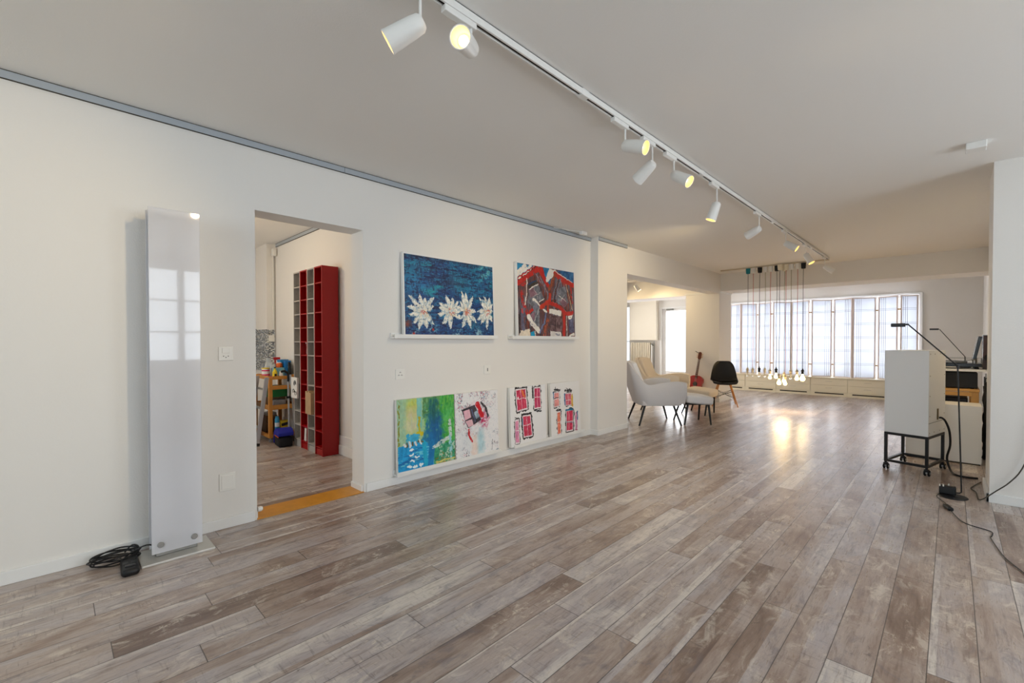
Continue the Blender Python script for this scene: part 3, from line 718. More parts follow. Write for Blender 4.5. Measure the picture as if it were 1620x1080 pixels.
for k in range(3):
    for sx in (-1, 1): MB().cyl((sx*.03, .002, .905+.033*k), (sx*.05, .002, .905+.033*k), .004, n=8).lathe([(0, -.006), (.008, -.004), (.008, .004), (0, .006)], 10, None, (sx*.054, .002, .905+.033*k)).build('tuning_peg', M_DOW, t, smooth=True)
MB().cyl((0, -0.001, .36), (0, 0.001, .36), .045, n=28).build('sound_hole', M_DARK, t)
MB().box(-.06, .06, -0.008, 0.002, .135, .155).build('bridge', M_NECK, t, bevel=0.002)
mb = MB()
for k in range(6): x = -.015+.006*k; mb.cyl((x*1.6, -0.009, .15), (x*.85, -0.017, .865), .0008, n=4)
mb.build('strings', M_STEEL, t)
MB().tube([(-.005, -.02, .985), (-.05, -.03, 1.0), (-.085, -.035, 1.02)], .006, n=8).build('clip_tuner', M_BLKP, t, smooth=True)

# ------------------------------------------------------------------ radiator
t = thing('radiator', 'cream column radiator below the boxed wall section in the wing', 'radiator', (-6.90, 12.16, 0.12))
M_RAD = mat('radiator_enamel', (232, 222, 200), 0.4)
for k in range(11):
    x = 0.03+k*0.057
    MB().box(x, x+.040, -.055, .055, 0, 1.05).build('section', M_RAD, t, bevel=0.012, smooth=True)
MB().cyl((0.02, 0, .97), (.66, 0, .97), .022).cyl((0.02, 0, .08), (.66, 0, .08), .022).build('header_pipe', M_RAD, t, smooth=True)
MB().box(.665, .70, -.03, .03, .12, 1.0).build('side_panel', M_WHITE, t, bevel=.004)
MB().cyl((.70, 0, .97), (.75, 0, .97), .012).cyl((.75, 0, 1.10), (.75, 0, -.12), .010).build('supply_pipe', mat('satin_grey', (120, 120, 116)), t, smooth=True)
MB().cyl((.70, -.02, 1.0), (.70, -.05, 1.0), .022).build('valve', mat('satin_grey', (120, 120, 116)), t, smooth=True)

# ------------------------------------------------------------------ tall white cabinet on trolley frame
t = thing('speaker_cabinet', 'tall white box cabinet with screw heads standing on a black wheeled frame', 'cabinet', (-0.447, 5.486, 0.352), math.radians(-13))
MB().box(0, .316, 0, .455, 0, .766).build('body', mat('white_laminate', (242, 243, 243), 0.4), t, bevel=.003)
mb = MB()
for z in (.03, .18, .36, .54, .735):
    for y in (.03, .425): mb.cyl((.316, y, z), (.3178, y, z), .004, n=8)
for y in (.15, .3): mb.cyl((.316, y, .03), (.3178, y, .03), .004, n=8).cyl((.316, y, .735), (.3178, y, .735), .004, n=8)
mb.build('screws', mat('screw_grey', (120, 104, 80), 0.5, metal=.4), t)
MB().box(.315, .3205, .225, .255, .135, .235).build('terminal_slot', mat('bronze_grille', (96, 78, 40), 0.5, metal=.4), t, bevel=.001)
MB().box(.315, .3185, .0, .455, .118, .1195).build('panel_seam', M_DARK, t)
t = thing('wheeled_frame', 'black square-tube frame on castors carrying the tall white cabinet', 'stand', (-0.447, 5.486, 0), math.radians(-13))
b_ = .022
mb = MB()
for x in (0, .316-b_):
    for y in (0, .455-b_): mb.box(x, x+b_, y, y+b_, .072, .350)
for z in (.072, .350-b_):
    for x in (0, .316-b_): mb.box(x, x+b_, b_, .455-b_, z, z+b_)
    for y in (0, .455-b_): mb.box(b_, .316-b_, y, y+b_, z, z+b_)
mb.build('tube_frame', M_BLACK, t, bevel=.001)
for x in (.011, .305):
    for y in (.011, .444):
        c = MB().cyl((x, y, .072), (x, y, .060), .010).box(x-.016, x+.016, y-.014, y+.022, .038, .062).build('castor', M_BLKP, t, bevel=.005)
        MB().cyl((x-.020, y+.012, .026), (x-.008, y+.012, .026), .026, n=20).cyl((x+.008, y+.012, .026), (x+.020, y+.012, .026), .026, n=20).build('wheel', M_RUB, c, bevel=.003, smooth=True)
        MB().cyl((x-.0215, y+.012, .026), (x+.0215, y+.012, .026), .012, n=16).build('wheel_hub', M_ALU, c)
t = MB().tube([(-.074, 5.645, .505), (-.055, 5.645, .505), (-.03, 5.66, .47), (-.005, 5.68, .38), (.0, 5.72, .25), (-.02, 5.78, .12), (.005, 5.74, .02), (.04, 5.63, .008), (.10, 5.60, .008), (.175, 5.62, .008)], .0085, n=10).build('speaker_cable', M_BLKP, smooth=True)
tag(t, 'thick dark cable hanging from the tall white cabinet to the floor', 'cable')
t = MB().tube([(.19, 5.50, .006), (.14, 5.30, .006), (.125, 5.20, .006), (.15, 5.10, .006), (.165, 4.86, .01), (.25, 4.86, .10), (.31, 4.865, .17), (.37, 4.865, .28), (.42, 4.865, .48), (.47, 4.865, .8)], .004, n=8).build('looping_cable', mat('grey_cable', (70, 66, 58), 0.6), smooth=True)
tag(t, 'thin grey cable looping from the floor up across the face of the right wall pier', 'cable')

# ------------------------------------------------------------------ black reading lamp with disc base
t = thing('reading_lamp', 'slim black floor reading lamp with a round base and folding arm before the wall pier', 'floor lamp', (0.02, 4.845, 0))
MB().lathe([(0, 0), (.083, 0), (.086, .004), (.082, .009), (0, .010)], 40).build('disc_base', M_BLACK, t, smooth=True)
MB().tube([(-.01, .03, .03), (.035, .03, .03), (.045, .03, .04), (.045, .03, .08), (.032, .035, .5), (.016, .04, 1.01)], .005, n=10, smooth=1).build('stem', M_BLACK, t, smooth=True)
MB().cyl((.016, .04, 1.01), (-.277, .035, 1.342), .0052, n=10).build('arm', M_BLACK, t, smooth=True)
MB().lathe([(0, -.012), (.009, -.010), (.009, .010), (0, .012)], 14, None, (.016, .04, 1.01)).build('arm_joint', M_BLACK, t, smooth=True)
MB().box(-.382, -.290, .012, .058, 1.320, 1.350).build('lamp_head', M_BLACK, t, bevel=.006, seg=3)
MB().box(-.294, -.270, .028, .042, 1.332, 1.346).build('head_joint', M_BLACK, t, bevel=.003)
MB().box(-.080, .018, .010, .062, .010, .072).build('transformer', M_BLKP, t, bevel=.008, seg=3)
mb = MB()
for x, y in ((-.075, .01), (-.055, .012), (-.025, .055)): mb.box(x-.004, x+.004, y-.004, y+.004, .068, .084)
mb.build('clips', mat('clip_white', (220, 216, 206), 0.4), t, bevel=.001)
t = thing('lamp_cord', 'thin dark cord with inline switch running over the floor from the reading lamp', 'cord', (0, 0, 0))
pts = [(-.064, 4.82, .006), (-.07, 4.76, .005), (-.04, 4.66, .005), (-.019, 4.598, .005), (-.022, 4.51, .012)]
MB().tube(pts, .003, n=6).build('cord', M_BLKP, t, smooth=True)
MB().tube([(.006, 4.42, .012), (.032, 4.314, .005), (.079, 4.181, .005), (.184, 4.12, .005), (.193, 4.06, .005), (.186, 4.008, .005), (.183, 3.967, .005), (.214, 3.715, .005), (.242, 3.602, .005), (.29, 3.46, .005), (.40, 3.1, .005), (.6, 2.6, .005)], .003, n=6).build('cord', M_BLKP, t, smooth=True)
mb = MB().obox((-.006, 4.465, .014), (.032, .10, .024), Matrix.Rotation(math.radians(18), 3, 'Z')); mb.build('inline_switch', M_BLKP, t, bevel=.008, seg=3)

# ------------------------------------------------------------------ hi-fi corner behind the pier
t = thing('low_cabinet', 'low white cabinet on the floor behind the tall white cabinet', 'cabinet', (-.335, 6.24, 0))
MB().box(0, .552, 0, .36, .012, .572).build('body', M_WHITE, t, bevel=.002)
MB().box(.008, .545, .004, .35, 0, .012).build('plinth', M_DARK, t)
M_PINE = mat('honey_pine', (214, 160, 84), 0.45, var=.12, vscale=12)
t = thing('wooden_desk', 'honey-coloured wooden desk with a drawer behind the low white cabinet', 'desk', (-.34, 6.72, 0))
MB().box(0, .555, 0, .62, .672, .70).build('desk_top', M_PINE, t, bevel=.003)
dr = MB().box(.06, .50, .004, .024, .625, .668).build('drawer', M_PINE, t, bevel=.002)
for x in (.01, .49):
    for y in (.01, .55): MB().box(x, x+.06, y, y+.06, 0, .671).build('leg', M_PINE, t, bevel=.003)
t = thing('storage_case', 'black case in the shadow under the wooden desk', 'case', (-.26, 6.80, 0))
MB().box(0, .39, 0, .40, .002, .60).build('body', mat('black_case', (24, 20, 22), .5), t, bevel=.01)
MB().box(.2, .3, -.008, .0, .5, .53).build('latch', M_ALU, t, bevel=.002)
t = thing('centre_speaker', 'wide black speaker box lying on the wooden desk', 'speaker', (-.30, 6.76, .701))
MB().box(0, .50, 0, .34, 0.008, .168).build('cabinet', mat('black_ash', (26, 22, 20), 0.55, bump=.2), t, bevel=.004)
mb = MB()
for x in (.04, .46):
    for y in (.04, .30): mb.cyl((x, y, 0), (x, y, .008), .015)
mb.build('feet', M_RUB, t)
t = thing('hifi_shelf', 'white shelf board carrying the record player above the black speaker box', 'shelf', (-.30, 6.70, .0))
MB().box(0, .66, 0, .76, .885, .908).build('shelf_board', M_WHITE, t, bevel=.002)
MB().box(.62, .66, .68, .76, 0, .884).box(-.0, .03, .58, .64, .702, .884).build('support_post', M_ALU, t, bevel=.002)
t = thing('record_player', 'black record player with a clear dust cover on the white shelf board', 'record player', (-.19, 6.76, .909))
mb = MB()
for x in (.04, .38):
    for y in (.04, .32): mb.cyl((x, y, 0), (x, y, .022), .022, .016, 20)
mb.build('feet', M_BLKP, t, smooth=True)
MB().box(0, .42, 0, .36, .022, .060).build('plinth', mat('black_gloss', (14, 18, 26), 0.15), t, bevel=.004)
MB().lathe([(0, .060), (.145, .060), (.148, .066), (.145, .076), (0, .077)], 48, None, (.17, .18, 0)).build('platter', M_ALU, t, smooth=True)
MB().lathe([(0, .0775), (.14, .0775), (.14, .080), (0, .080)], 48, None, (.17, .18, 0)).build('record', mat('vinyl_black', (10, 10, 11), 0.2), t)
MB().tube([(.37, .29, .095), (.37, .12, .095), (.30, .06, .088)], .0045, n=8, smooth=2).cyl((.37, .29, .06), (.37, .29, .10), .022).build('tonearm', M_STEEL, t, smooth=True)
mb = panel('x', 0, .003, .0, .36, .062, .112); mb.box(.417, .42, 0, .36, .062, .112).box(.003, .417, 0, .003, .062, .112).box(.003, .417, .357, .36, .062, .112).box(0, .42, 0, .36, .112, .115)
mb.build('dust_cover', M_PANE, t)
t = thing('desk_lamp', 'small black desk lamp with a long thin arm, behind the larger reading lamp', 'desk lamp', (.11, 7.15, .909))
MB().lathe([(0, 0), (.05, 0), (.05, .008), (0, .010)], 24).build('base', M_BLACK, t, smooth=True)
MB().cyl((0, 0, .01), (0, 0, .12), .005, n=8).cyl((0, 0, .12), (-.21, -.01, .432), .0035, n=8).build('arm', M_BLACK, t, smooth=True)
MB().box(-.295, -.215, -.03, .02, .424, .442).build('lamp_head', M_BLACK, t, bevel=.005)
t = thing('screen_monitor', 'thin dark monitor seen edge-on, tilted, behind the record player', 'monitor', (.205, 7.30, .909), math.radians(0))
MB().obox((-.0, .08, .21), (.030, .36, .28), Matrix.Rotation(math.radians(10), 3, 'Y')).build('screen', mat('black_gloss', (14, 18, 26)), t, bevel=.005)
MB().box(-.04, .04, .03, .13, 0, .008).cyl((0, .08, .007), (-.01, .08, .14), .012).build('stand', M_BLKP, t, bevel=.002)
t = thing('loudspeaker', 'upright dark wooden loudspeaker cut off by the edge of the wall pier', 'speaker', (.236, 6.85, .909))
MB().box(0, .095, 0, .22, 0, .355).build('cabinet', mat('dark_cherry', (52, 18, 12), 0.18, coat=.4), t, bevel=.004)
MB().cyl((.0475, -.004, .12), (.0475, .001, .12), .038, n=28).build('woofer', M_RUB, t)
MB().cyl((.0475, -.004, .27), (.0475, .001, .27), .018, n=20).build('tweeter', M_RUB, t)
MB().box(.0, .095, -.002, .22, .3555, .362).build('top_trim', M_ALU, t, bevel=.001)
for nm, lab, z, h, m_ in (('media_box', 'small silver electronics box on the rack behind the pier, topmost', .83, .035, M_ALU), ('media_box', 'flat white electronics box on the rack behind the pier, middle', .79, .03, M_WHITE), ('media_box', 'black electronics box on the rack behind the pier, lowest', .74, .035, M_BLKP)):
    t = thing(nm, lab, 'electronics box', (.254, 6.62, z-.0)); MB().box(0, .13, 0, .2, 0, h).build('housing', m_, t, bevel=.003)
    MB().box(.01, .12, -.003, .001, .008, .016).build('front_slot', M_DARK, t)
t = thing('media_rack', 'narrow black rack of electronics hidden behind the pier', 'rack', (.247, 6.60, 0))
mb = MB()
for x in (0, .135):
    for y in (0, .23): mb.box(x, x+.008, y, y+.008, 0, .83)
mb.build('posts', M_BLACK, t)
mb = MB()
for z in (.06, .30, .50, .732, .782, .822): mb.box(.0085, .1345, .009, .229, z, z+.006)
mb.build('shelves', M_BLACK, t)
random.seed(11); mb = MB()
for k in range(16):
    x = .242+random.uniform(0, .012); y = 6.50+random.uniform(0, .08); z = .80-random.uniform(0, .1); pts = []
    for i in range(8): pts.append((x+random.uniform(-.012, .012), y+random.uniform(-.02, .02), max(.008, z-(z-.02)*i/7)))
    mb.tube(pts, random.choice((.004, .005, .006)), n=6, smooth=3)
tag(mb.build('cable_tangle', M_BLKP, smooth=True), 'tangle of black cables hanging behind the low white cabinet', 'cables', kind='stuff')

# ------------------------------------------------------------------ side room
M_TRED = mat('red_tower', (158, 4, 8), 0.4); M_TGRY = mat('grey_tower', (176, 172, 168), 0.5)
TZ = [0.075, .245, .40, .555, .715, .872, 1.04, 1.19, 1.345, 1.50, 1.655, 1.81]
def tower(label, x0, m, skip=()):
    t = thing('shelf_tower', label, 'shelf', (x0, 1.945, 0), 0, 'narrow shelf towers in the side room')
    w, d, h, k = .195, .175, 1.99, .014
    mb = MB().box(0, k, 0, d, 0, h).box(w-k, w, 0, d, 0, h).box(k, w-k, d-.006, d, 0, h).box(k, w-k, 0, d-.006, h-k, h).box(k, w-k, .008, .022, 0, .066)
    mb.build('carcass', m, t, bevel=.001)
    for i, z in enumerate(TZ):
        if i in skip: continue
        MB().box(k, w-k, 0.004, d-.007, z, z+.012).build('shelf', m, t)
    mb = MB()
    for z in np.arange(.15, 1.9, .10):
        for y in (.03, .13): mb.cyl((k, y, float(z)), (k+.0008, y, float(z)), .003, n=6).cyl((w-k-.0008, y, float(z)), (w-k, y, float(z)), .003, n=6)
    mb.build('peg_holes', M_DARK, t)
tower('tall red shelf tower with a full red side, nearest the doorway', -4.853, M_TRED, (8, 10))
tower('light grey shelf tower between the two red ones', -5.050, M_TGRY, (3, 5))
tower('red shelf tower between the two light grey ones', -5.247, M_TRED)
tower('light grey shelf tower farthest from the doorway, beside the wooden trolley', -5.444, M_TGRY, (3, 5))

def tile_mat():
    m = bpy.data.materials.new('mosaic_tiles'); m.use_nodes = True; nt = m.node_tree; N = nt.nodes; L = nt.links; b = N['Principled BSDF']
    tc = N.new('ShaderNodeTexCoord'); mp = N.new('ShaderNodeMapping'); L.new(tc.outputs['Object'], mp.inputs[0]); mp.inputs['Rotation'].default_value = (PI/2, 0, PI/2)
    sp = N.new('ShaderNodeSeparateXYZ'); L.new(tc.outputs['Object'], sp.inputs[0]); cb = N.new('ShaderNodeCombineXYZ'); ad = N.new('ShaderNodeMath'); L.new(sp.outputs['X'], ad.inputs[0]); L.new(sp.outputs['Y'], ad.inputs[1]); L.new(ad.outputs[0], cb.inputs[0]); L.new(sp.outputs['Z'], cb.inputs[1])
    br = N.new('ShaderNodeTexBrick'); br.inputs['Scale'].default_value = 1; br.inputs['Brick Width'].default_value = .045; br.inputs['Row Height'].default_value = .0155; br.inputs['Mortar Size'].default_value = .0022
    br.inputs['Color1'].default_value = (0, 0, 0, 1); br.inputs['Color2'].default_value = (1, 1, 1, 1); br.inputs['Mortar'].default_value = (.5, .5, .5, 1); br.offset_frequency = 1; br.offset = .37
    L.new(cb.outputs[0], br.inputs['Vector'])
    wn = N.new('ShaderNodeTexWhiteNoise'); wn.noise_dimensions = '2D'
    sn = N.new('ShaderNodeVectorMath'); sn.operation = 'SNAP'; L.new(cb.outputs[0], sn.inputs[0]); sn.inputs[1].default_value = (.0225, .0155, 1)
    L.new(sn.outputs[0], wn.inputs['Vector'])
    rp = N.new('ShaderNodeValToRGB'); rp.color_ramp.interpolation = 'CONSTANT'; e = rp.color_ramp.elements
    e[0].color = s2l((30, 34, 40))+(1,); e[1].position = .82; e[1].color = s2l((225, 226, 220))+(1,)
    for p, c in ((.2, (96, 104, 112)), (.38, (160, 158, 140)), (.5, (58, 66, 80)), (.62, (190, 196, 200)), (.74, (110, 100, 76))):
        q = e.new(p); q.color = s2l(c)+(1,)
    L.new(wn.outputs['Value'], rp.inputs[0])
    mx = N.new('ShaderNodeMix'); mx.data_type = 'RGBA'; L.new(br.outputs['Fac'], mx.inputs['Factor']); L.new(rp.outputs[0], mx.inputs['A']); mx.inputs['B'].default_value = s2l((196, 200, 204))+(1,)
    L.new(mx.outputs['Result'], b.inputs['Base Color']); b.inputs['Roughness'].default_value = .15
    return m
M_TILE = tile_mat()
t = MB().box(-7.1, -7.088, .9, 2.03, .80, 1.375).box(-6.65, -6.638, 2.018, 2.128, .80, 1.36).box(-7.088, -6.65, 2.018, 2.03, .80, 1.365).build('mosaic_backsplash', M_TILE); struct(t, 'strip mosaic tile backsplash on the side room wall')
t = MB().box(-6.637, -6.622, 2.045, 2.115, 1.20, 1.285).build('wall_switch', M_SOCK, bevel=.004); tag(t, 'small white switch box on the mosaic tiles in the side room', 'switch')
t = MB().box(-6.63, -6.55, 2.085, 2.128, 2.36, 2.46).build('junction_box', M_SOCK, bevel=.004); tag(t, 'white junction box high in the corner of the side room', 'junction box')
MB().box(-6.645, -6.625, 2.10, 2.114, 1.36, 2.36).build('conduit', M_SOCK, t)

M_TROL = mat('orange_pine', (206, 140, 62), 0.45, var=.12, vscale=14)
TXo, TYo = -6.36, 1.775
t = thing('wooden_trolley', 'orange-brown wooden trolley loaded with cleaning things beside the shelf towers', 'trolley', (TXo, TYo, 0))
for x in (0, .56):
    for y in (0, .29): MB().box(x, x+.04, y, y+.04, .05, .775).build('leg', M_TROL, t, bevel=.003)
for z0, z1, nm in ((.745, .785, 'top_tray'), (.385, .44, 'middle_shelf'), (.05, .09, 'bottom_shelf')):
    MB().box(.0405, .5595, .002, .02, z0, z1).box(.0405, .5595, .31, .328, z0, z1).box(.58, .598, .0405, .2895, z0, z1).box(.002, .02, .0405, .2895, z0, z1).box(.021, .579, .021, .309, z0+.006, z0+.014).build(nm, M_TROL, t, bevel=.002)
MB().box(.58, .598, .0405, .2895, .625, .672).build('drawer_front', M_TROL, t, bevel=.002)
for x in (.02, .58):
    for y in (.02, .31): MB().cyl((x, y, .05), (x, y, .034), .006).cyl((x-.008, y, .018), (x+.008, y, .018), .0178).build('castor', M_ALU, t, smooth=True)
def item(name, label, cat, x, y, z, mb, m, parts=()):
    t = thing(name, label, cat, (x, y, z))
    mb.build('body', m, t, bevel=.003, smooth=False)
    for nm, mb2, m2 in parts: mb2.build(nm, m2, t, bevel=.0015)
    return t
TT = .7595; MM = .3995; BB = .0645
gx = lambda px_, X: onX(px_, 600, X).y    # depth along the wall for a picture column on the plane X
cols_ = dict(blue=(20, 110, 180), teal=(40, 150, 170), org=(214, 96, 20), yel=(232, 205, 40), grn=(10, 110, 50), dgr=(52, 60, 62), pnk=(214, 60, 110), wht=(238, 238, 236), drk=(30, 30, 34), lbl=(90, 170, 205), tan=(170, 140, 104), red=(190, 20, 24), gry=(150, 148, 142))
Mc = {k: mat('paint_'+k, v, .4) for k, v in cols_.items()}
item('paint_tub', 'white tub with a pink striped label on the trolley top', 'tub', -6.12, 1.85, TT, MB().cyl((0,0,0), (0,0,.10), .045, n=24), Mc['wht'], (('label_band', MB().cyl((0,0,.015), (0,0,.035), .0456, n=24).cyl((0,0,.07), (0,0,.088), .0456, n=24), Mc['pnk']), ('lid', MB().cyl((0,0,.1), (0,0,.112), .047, n=24), Mc['yel'])))
item('glass_jug', 'clear glass jug behind the orange jar on the trolley', 'jug', -6.27, 1.93, TT, MB().lathe([(0,0), (.05,0), (.055,.10), (.03,.17), (.03,.22), (.034,.23)], 24), mat('jug_glass', (225, 235, 240), .05, trans=.7))
item('red_tray', 'flat red tray under the tub on the trolley', 'tray', -5.93, 1.87, TT, MB().box(-.05, .05, -.045, .045, 0, .014), Mc['red'])
item('orange_jar', 'small orange jar on top of the picture box on the trolley', 'jar', -5.98, 1.962, TT+.118, MB().lathe([(0,0), (.03,0), (.036,.012), (.036,.045), (.028,.055), (0,.055)], 20), Mc['org'], (('lid', MB().cyl((0,0,.055), (0,0,.064), .026), Mc['wht']),))
item('picture_box', 'light blue printed box on the trolley, below the orange jar', 'box', -5.955, 1.955, TT, MB().box(-.05, .05, -.065, .045, 0, .117), mat('print_blue', (120, 175, 190), .5, var=.3, vscale=25))
item('squeeze_bottle', 'yellow bottle with black cap leaning on the trolley front edge', 'bottle', -5.865, 1.875, TT, MB().lathe([(0,0), (.024,0), (.027,.02), (.027,.07), (.012,.10), (.012,.115), (0,.115)], 16), Mc['yel'], (('cap', MB().cyl((0,0,.115), (0,0,.13), .012), Mc['drk']), ('label_patch', MB().box(.022, .029, -.012, .012, .02, .05), Mc['drk'])))
item('white_bottle', 'short white bottle beside the yellow one on the trolley', 'bottle', -5.86, 1.94, TT, MB().lathe([(0,0), (.02,0), (.024,.03), (.014,.075), (0,.085)], 16), Mc['wht'])
item('blue_crate', 'bright blue plastic crate standing upright on the trolley', 'crate', -5.93, 2.025, TT, MB().box(-.06, .03, -.018, .012, 0, .20).box(-.06, .03, .0125, .05, .17, .20), Mc['blue'])
item('green_folder', 'dark green folder next to the blue crate on the trolley', 'folder', -5.93, 2.065, TT, MB().box(-.06, .03, -.02, .0, 0, .125), Mc['grn'])
item('blue_packet', 'light blue packet laid across the top of the crates on the trolley', 'packet', -6.08, 2.04, TT+.162, MB().box(-.06, .06, -.05, .05, 0, .05), mat('packet_blue', (40, 130, 190), .4))
item('storage_case', 'dark grey case under the light blue packet at the back of the trolley', 'case', -6.10, 2.03, TT, MB().box(-.07, .10, -.055, .045, 0, .16), Mc['dgr'])
item('sponge', 'yellow and green sponge on the stacked things of the trolley', 'sponge', -6.20, 2.10, TT+.162-.003, MB().box(-.03, .03, -.022, .022, .003, .035), Mc['yel'], (('scouring_layer', MB().box(-.03, .03, -.022, .022, .0352, .043), Mc['grn']),))
def spray(label, x, y, z, body, trig, s_=1.0):
    t = thing('spray_bottle', label, 'spray bottle', (x, y, z))
    MB().lathe([(0,0), (.03*s_,0), (.034*s_,.02*s_), (.032*s_,.12*s_), (.014*s_,.155*s_), (.012*s_,.175*s_), (0,.175*s_)], 20).build('bottle', body, t, smooth=True)
    MB().box(-.012*s_, .012*s_, -.045*s_, .022*s_, .178*s_, .205*s_).box(-.006*s_, .006*s_, -.034*s_, -.022*s_, .13*s_, .178*s_).cyl((0,0,.17*s_), (0,0,.18*s_), .015*s_).build('trigger_head', trig, t, bevel=.002)
    return t
spray('white spray bottle with a red trigger head standing at the back of the trolley', -6.265, 2.04, TT, Mc['wht'], Mc['red'], 1.15)
spray('all-white spray bottle inside the red shelf tower between the grey ones', -5.15, 2.00, 1.053, mat('bottle_white', (240, 238, 240), .4), mat('bottle_white', (0,0,0)), .68)
item('fabric_stack', 'folded grey and white cloths on the middle trolley shelf', 'cloths', -5.93, 1.93, MM, MB().box(-.09, .09, -.09, .08, 0, .02).box(-.085, .085, -.085, .07, .0202, .042).box(-.08, .08, -.08, .065, .0422, .085), mat('cloth_grey', (150, 148, 148), .9, var=.35, vscale=30))
item('card_box', 'tan cardboard box on the middle trolley shelf', 'box', -6.16, 1.96, MM, MB().box(-.10, .10, -.10, .10, 0, .12), Mc['tan'])
item('green_basket', 'dark green basket behind the drawer of the trolley', 'basket', -6.02, 1.93, .52, MB().box(-.12, .12, -.10, .11, 0, .13), Mc['grn'])
item('aerosol_can', 'tall light blue spray can with a white label on the bottom trolley shelf', 'can', -5.86, 1.895, BB, MB().lathe([(0,0), (.026,0), (.026,.19), (.02,.205), (.02,.225), (0,.228)], 20), mat('can_blue', (60, 160, 200), .35), (('label_band', MB().cyl((0,0,.10), (0,0,.15), .0264, n=20), Mc['wht']),))
item('detergent_box', 'yellow box with a dark printed top on the bottom trolley shelf', 'box', -5.89, 1.985, BB, MB().box(-.03, .03, -.05, .05, 0, .165), Mc['yel'], (('print_oval', MB().obox((.031, 0, .12), (.002, .08, .035), Matrix.Rotation(.2, 3, 'X')), Mc['drk']), ('print_text', MB().box(.0305, .032, -.035, .035, .06, .075), Mc['red'])))
item('brown_carton', 'brown carton at the left of the bottom trolley shelf', 'box', -6.18, 1.90, BB, MB().box(-.10, .10, -.06, .07, 0, .21), mat('carton_brown', (120, 92, 66), .7))
item('black_bottle', 'tall dark bottle between the carton and the light blue can', 'bottle', -5.98, 1.85, BB, MB().lathe([(0,0), (.026,0), (.026,.15), (.012,.19), (.012,.22), (0,.22)], 16), Mc['drk'])
item('paper_pack', 'white paper pack lying on top of the brown carton', 'paper', -6.18, 1.90, BB+.211, MB().box(-.09, .09, -.055, .065, 0, .03), Mc['gry'])

# step ladder
t = thing('step_ladder', 'folded aluminium step ladder leaning on the trolley just inside the doorway', 'ladder', (-5.66, 1.622, 0), (math.radians(-8), 0, math.radians(0)))
for x in (0, -.34): MB().box(x-.011, x+.011, -.03, .012, .02, .79).build('side_rail', M_ALU, t, bevel=.002); MB().box(x-.014, x+.014, -.034, .016, 0, .035).build('rubber_foot', M_RUB, t, bevel=.004)
for z in (.2, .42, .64): MB().box(-.328, -.012, -.028, .010, z, z+.02).build('step', M_ALU, t, bevel=.002)
t = thing('folding_board', 'grey padded folding board leaning behind the step ladder', 'board', (-6.22, 1.485, 0), (math.radians(-13), 0, 0))
mb = MB(); mb.box(-.15, .33, -.012, .012, 0.003, .40).box(-.15, .33, -.012, .012, .402, .74); mb.build('board_panels', mat('grey_cover', (150, 142, 140), .8), t, bevel=.005)
MB().box(-.15, .33, -.0135, -.0125, .39, .412).build('seam_band', mat('band_grey', (84, 80, 80), .8), t)

t = thing('added_ceiling_globe', 'round opal globe added out of view on the side room ceiling, glowing warm', 'ceiling lamp', (-5.3, .75, HC))  # opal globe added out of view as a fixture for the warm point light
MB().lathe([(0, 0), (.07, 0), (.07, -.02), (0, -.02)], 24).build('canopy', M_WHITE, t, smooth=True)
MB().lathe([(0, -.02), (.06, -.02), (.10, -.05), (.11, -.08), (.08, -.12), (0, -.14)], 28).build('lamp_shade', mat('opal_glass', (255, 226, 170), .3, emit=2.0), t, smooth=True)
# vacuum tubes, bag
t = thing('broom', 'silver pole with a long black grip leaning between trolley and shelf tower', 'broom', (-5.67, 2.055, .0))
MB().cyl((.02, -.02, .03), (-.045, -.055, .80), .0115, n=14).build('pole', M_ALU, t, smooth=True)
MB().cyl((-.045, -.055, .80), (-.058, -.062, .95), .016, .017, n=14).build('grip', M_BLKP, t, smooth=True)
MB().box(.005, .035, -.05, .01, 0, .032).build('end_fitting', M_BLKP, t, bevel=.003)
t = thing('vacuum_tube', 'grey upright tube with a black hooked handle behind the silver pole', 'vacuum tube', (-5.665, 1.965, .0))
MB().cyl((0, 0, .0), (-.02, .0, .73), .011, n=14).build('pole', M_ALU, t, smooth=True)
MB().tube([(-.02, 0, .72), (-.02, 0, .80), (-.02, -.035, .845), (-.02, -.08, .84)], .014, n=10).build('handle', M_BLKP, t, smooth=True)
MB().box(-.025, .012, -.02, .02, .52, .545).build('clamp', M_BLKP, t, bevel=.003)
t = thing('tool_bag', 'black bag with a bright blue top flap on the floor before the trolley', 'bag', (-5.505, 1.848, 0), math.radians(-6))
mb = MB(); mb.box(-.11, .115, -.075, .075, 0, .11)
mb.build('bag_body', mat('black_nylon', (20, 20, 24), .8), t, bevel=.02, seg=3, smooth=True)
mb = MB(); mb.prism([(-.12, .02), (-.118, .11), (-.09, .17), (-.02, .205), (.07, .20), (.118, .165), (.118, .125), (-.06, .125), (-.10, .10), (-.105, .02)], -.082, .082, 'y')
mb.build('top_flap', mat('cobalt_nylon', (20, 30, 150), .6), t, bevel=.012, seg=3, smooth=True)
MB().box(-.06, .119, -.084, -.076, .116, .124).build('orange_piping', mat('piping_orange', (200, 90, 30), .6), t)
t = thing('printed_sheet', 'white sheets printed with black curls sticking out of the grey shelf tower', 'print', (-5.345, 1.925, .555), 0)
MB().box(-.10, .075, -.012, .010, .0, .235).build('paper_stack', mat('paper_white', (228, 226, 222), .7), t, bevel=.001)
mb = MB()
for cx, cz, r in ((.02, .17, .030), (.02, .17, .016), (-.02, .08, .022), (.045, .055, .022), (.005, .075, .012)):
    pts = [(cx+r*math.cos(a*PI/6), -.0130, cz+r*math.sin(a*PI/6)) for a in range(-1, 9)]; mb.tube(pts, .0034, n=5, smooth=2)
mb.build('ink_curls', mat('ink_black', (16, 16, 18), .7), t)
t = thing('wood_box', 'small stack of wooden slats standing in the grey tower between the red ones', 'wood box', (-4.953, 1.925, .415), 0)
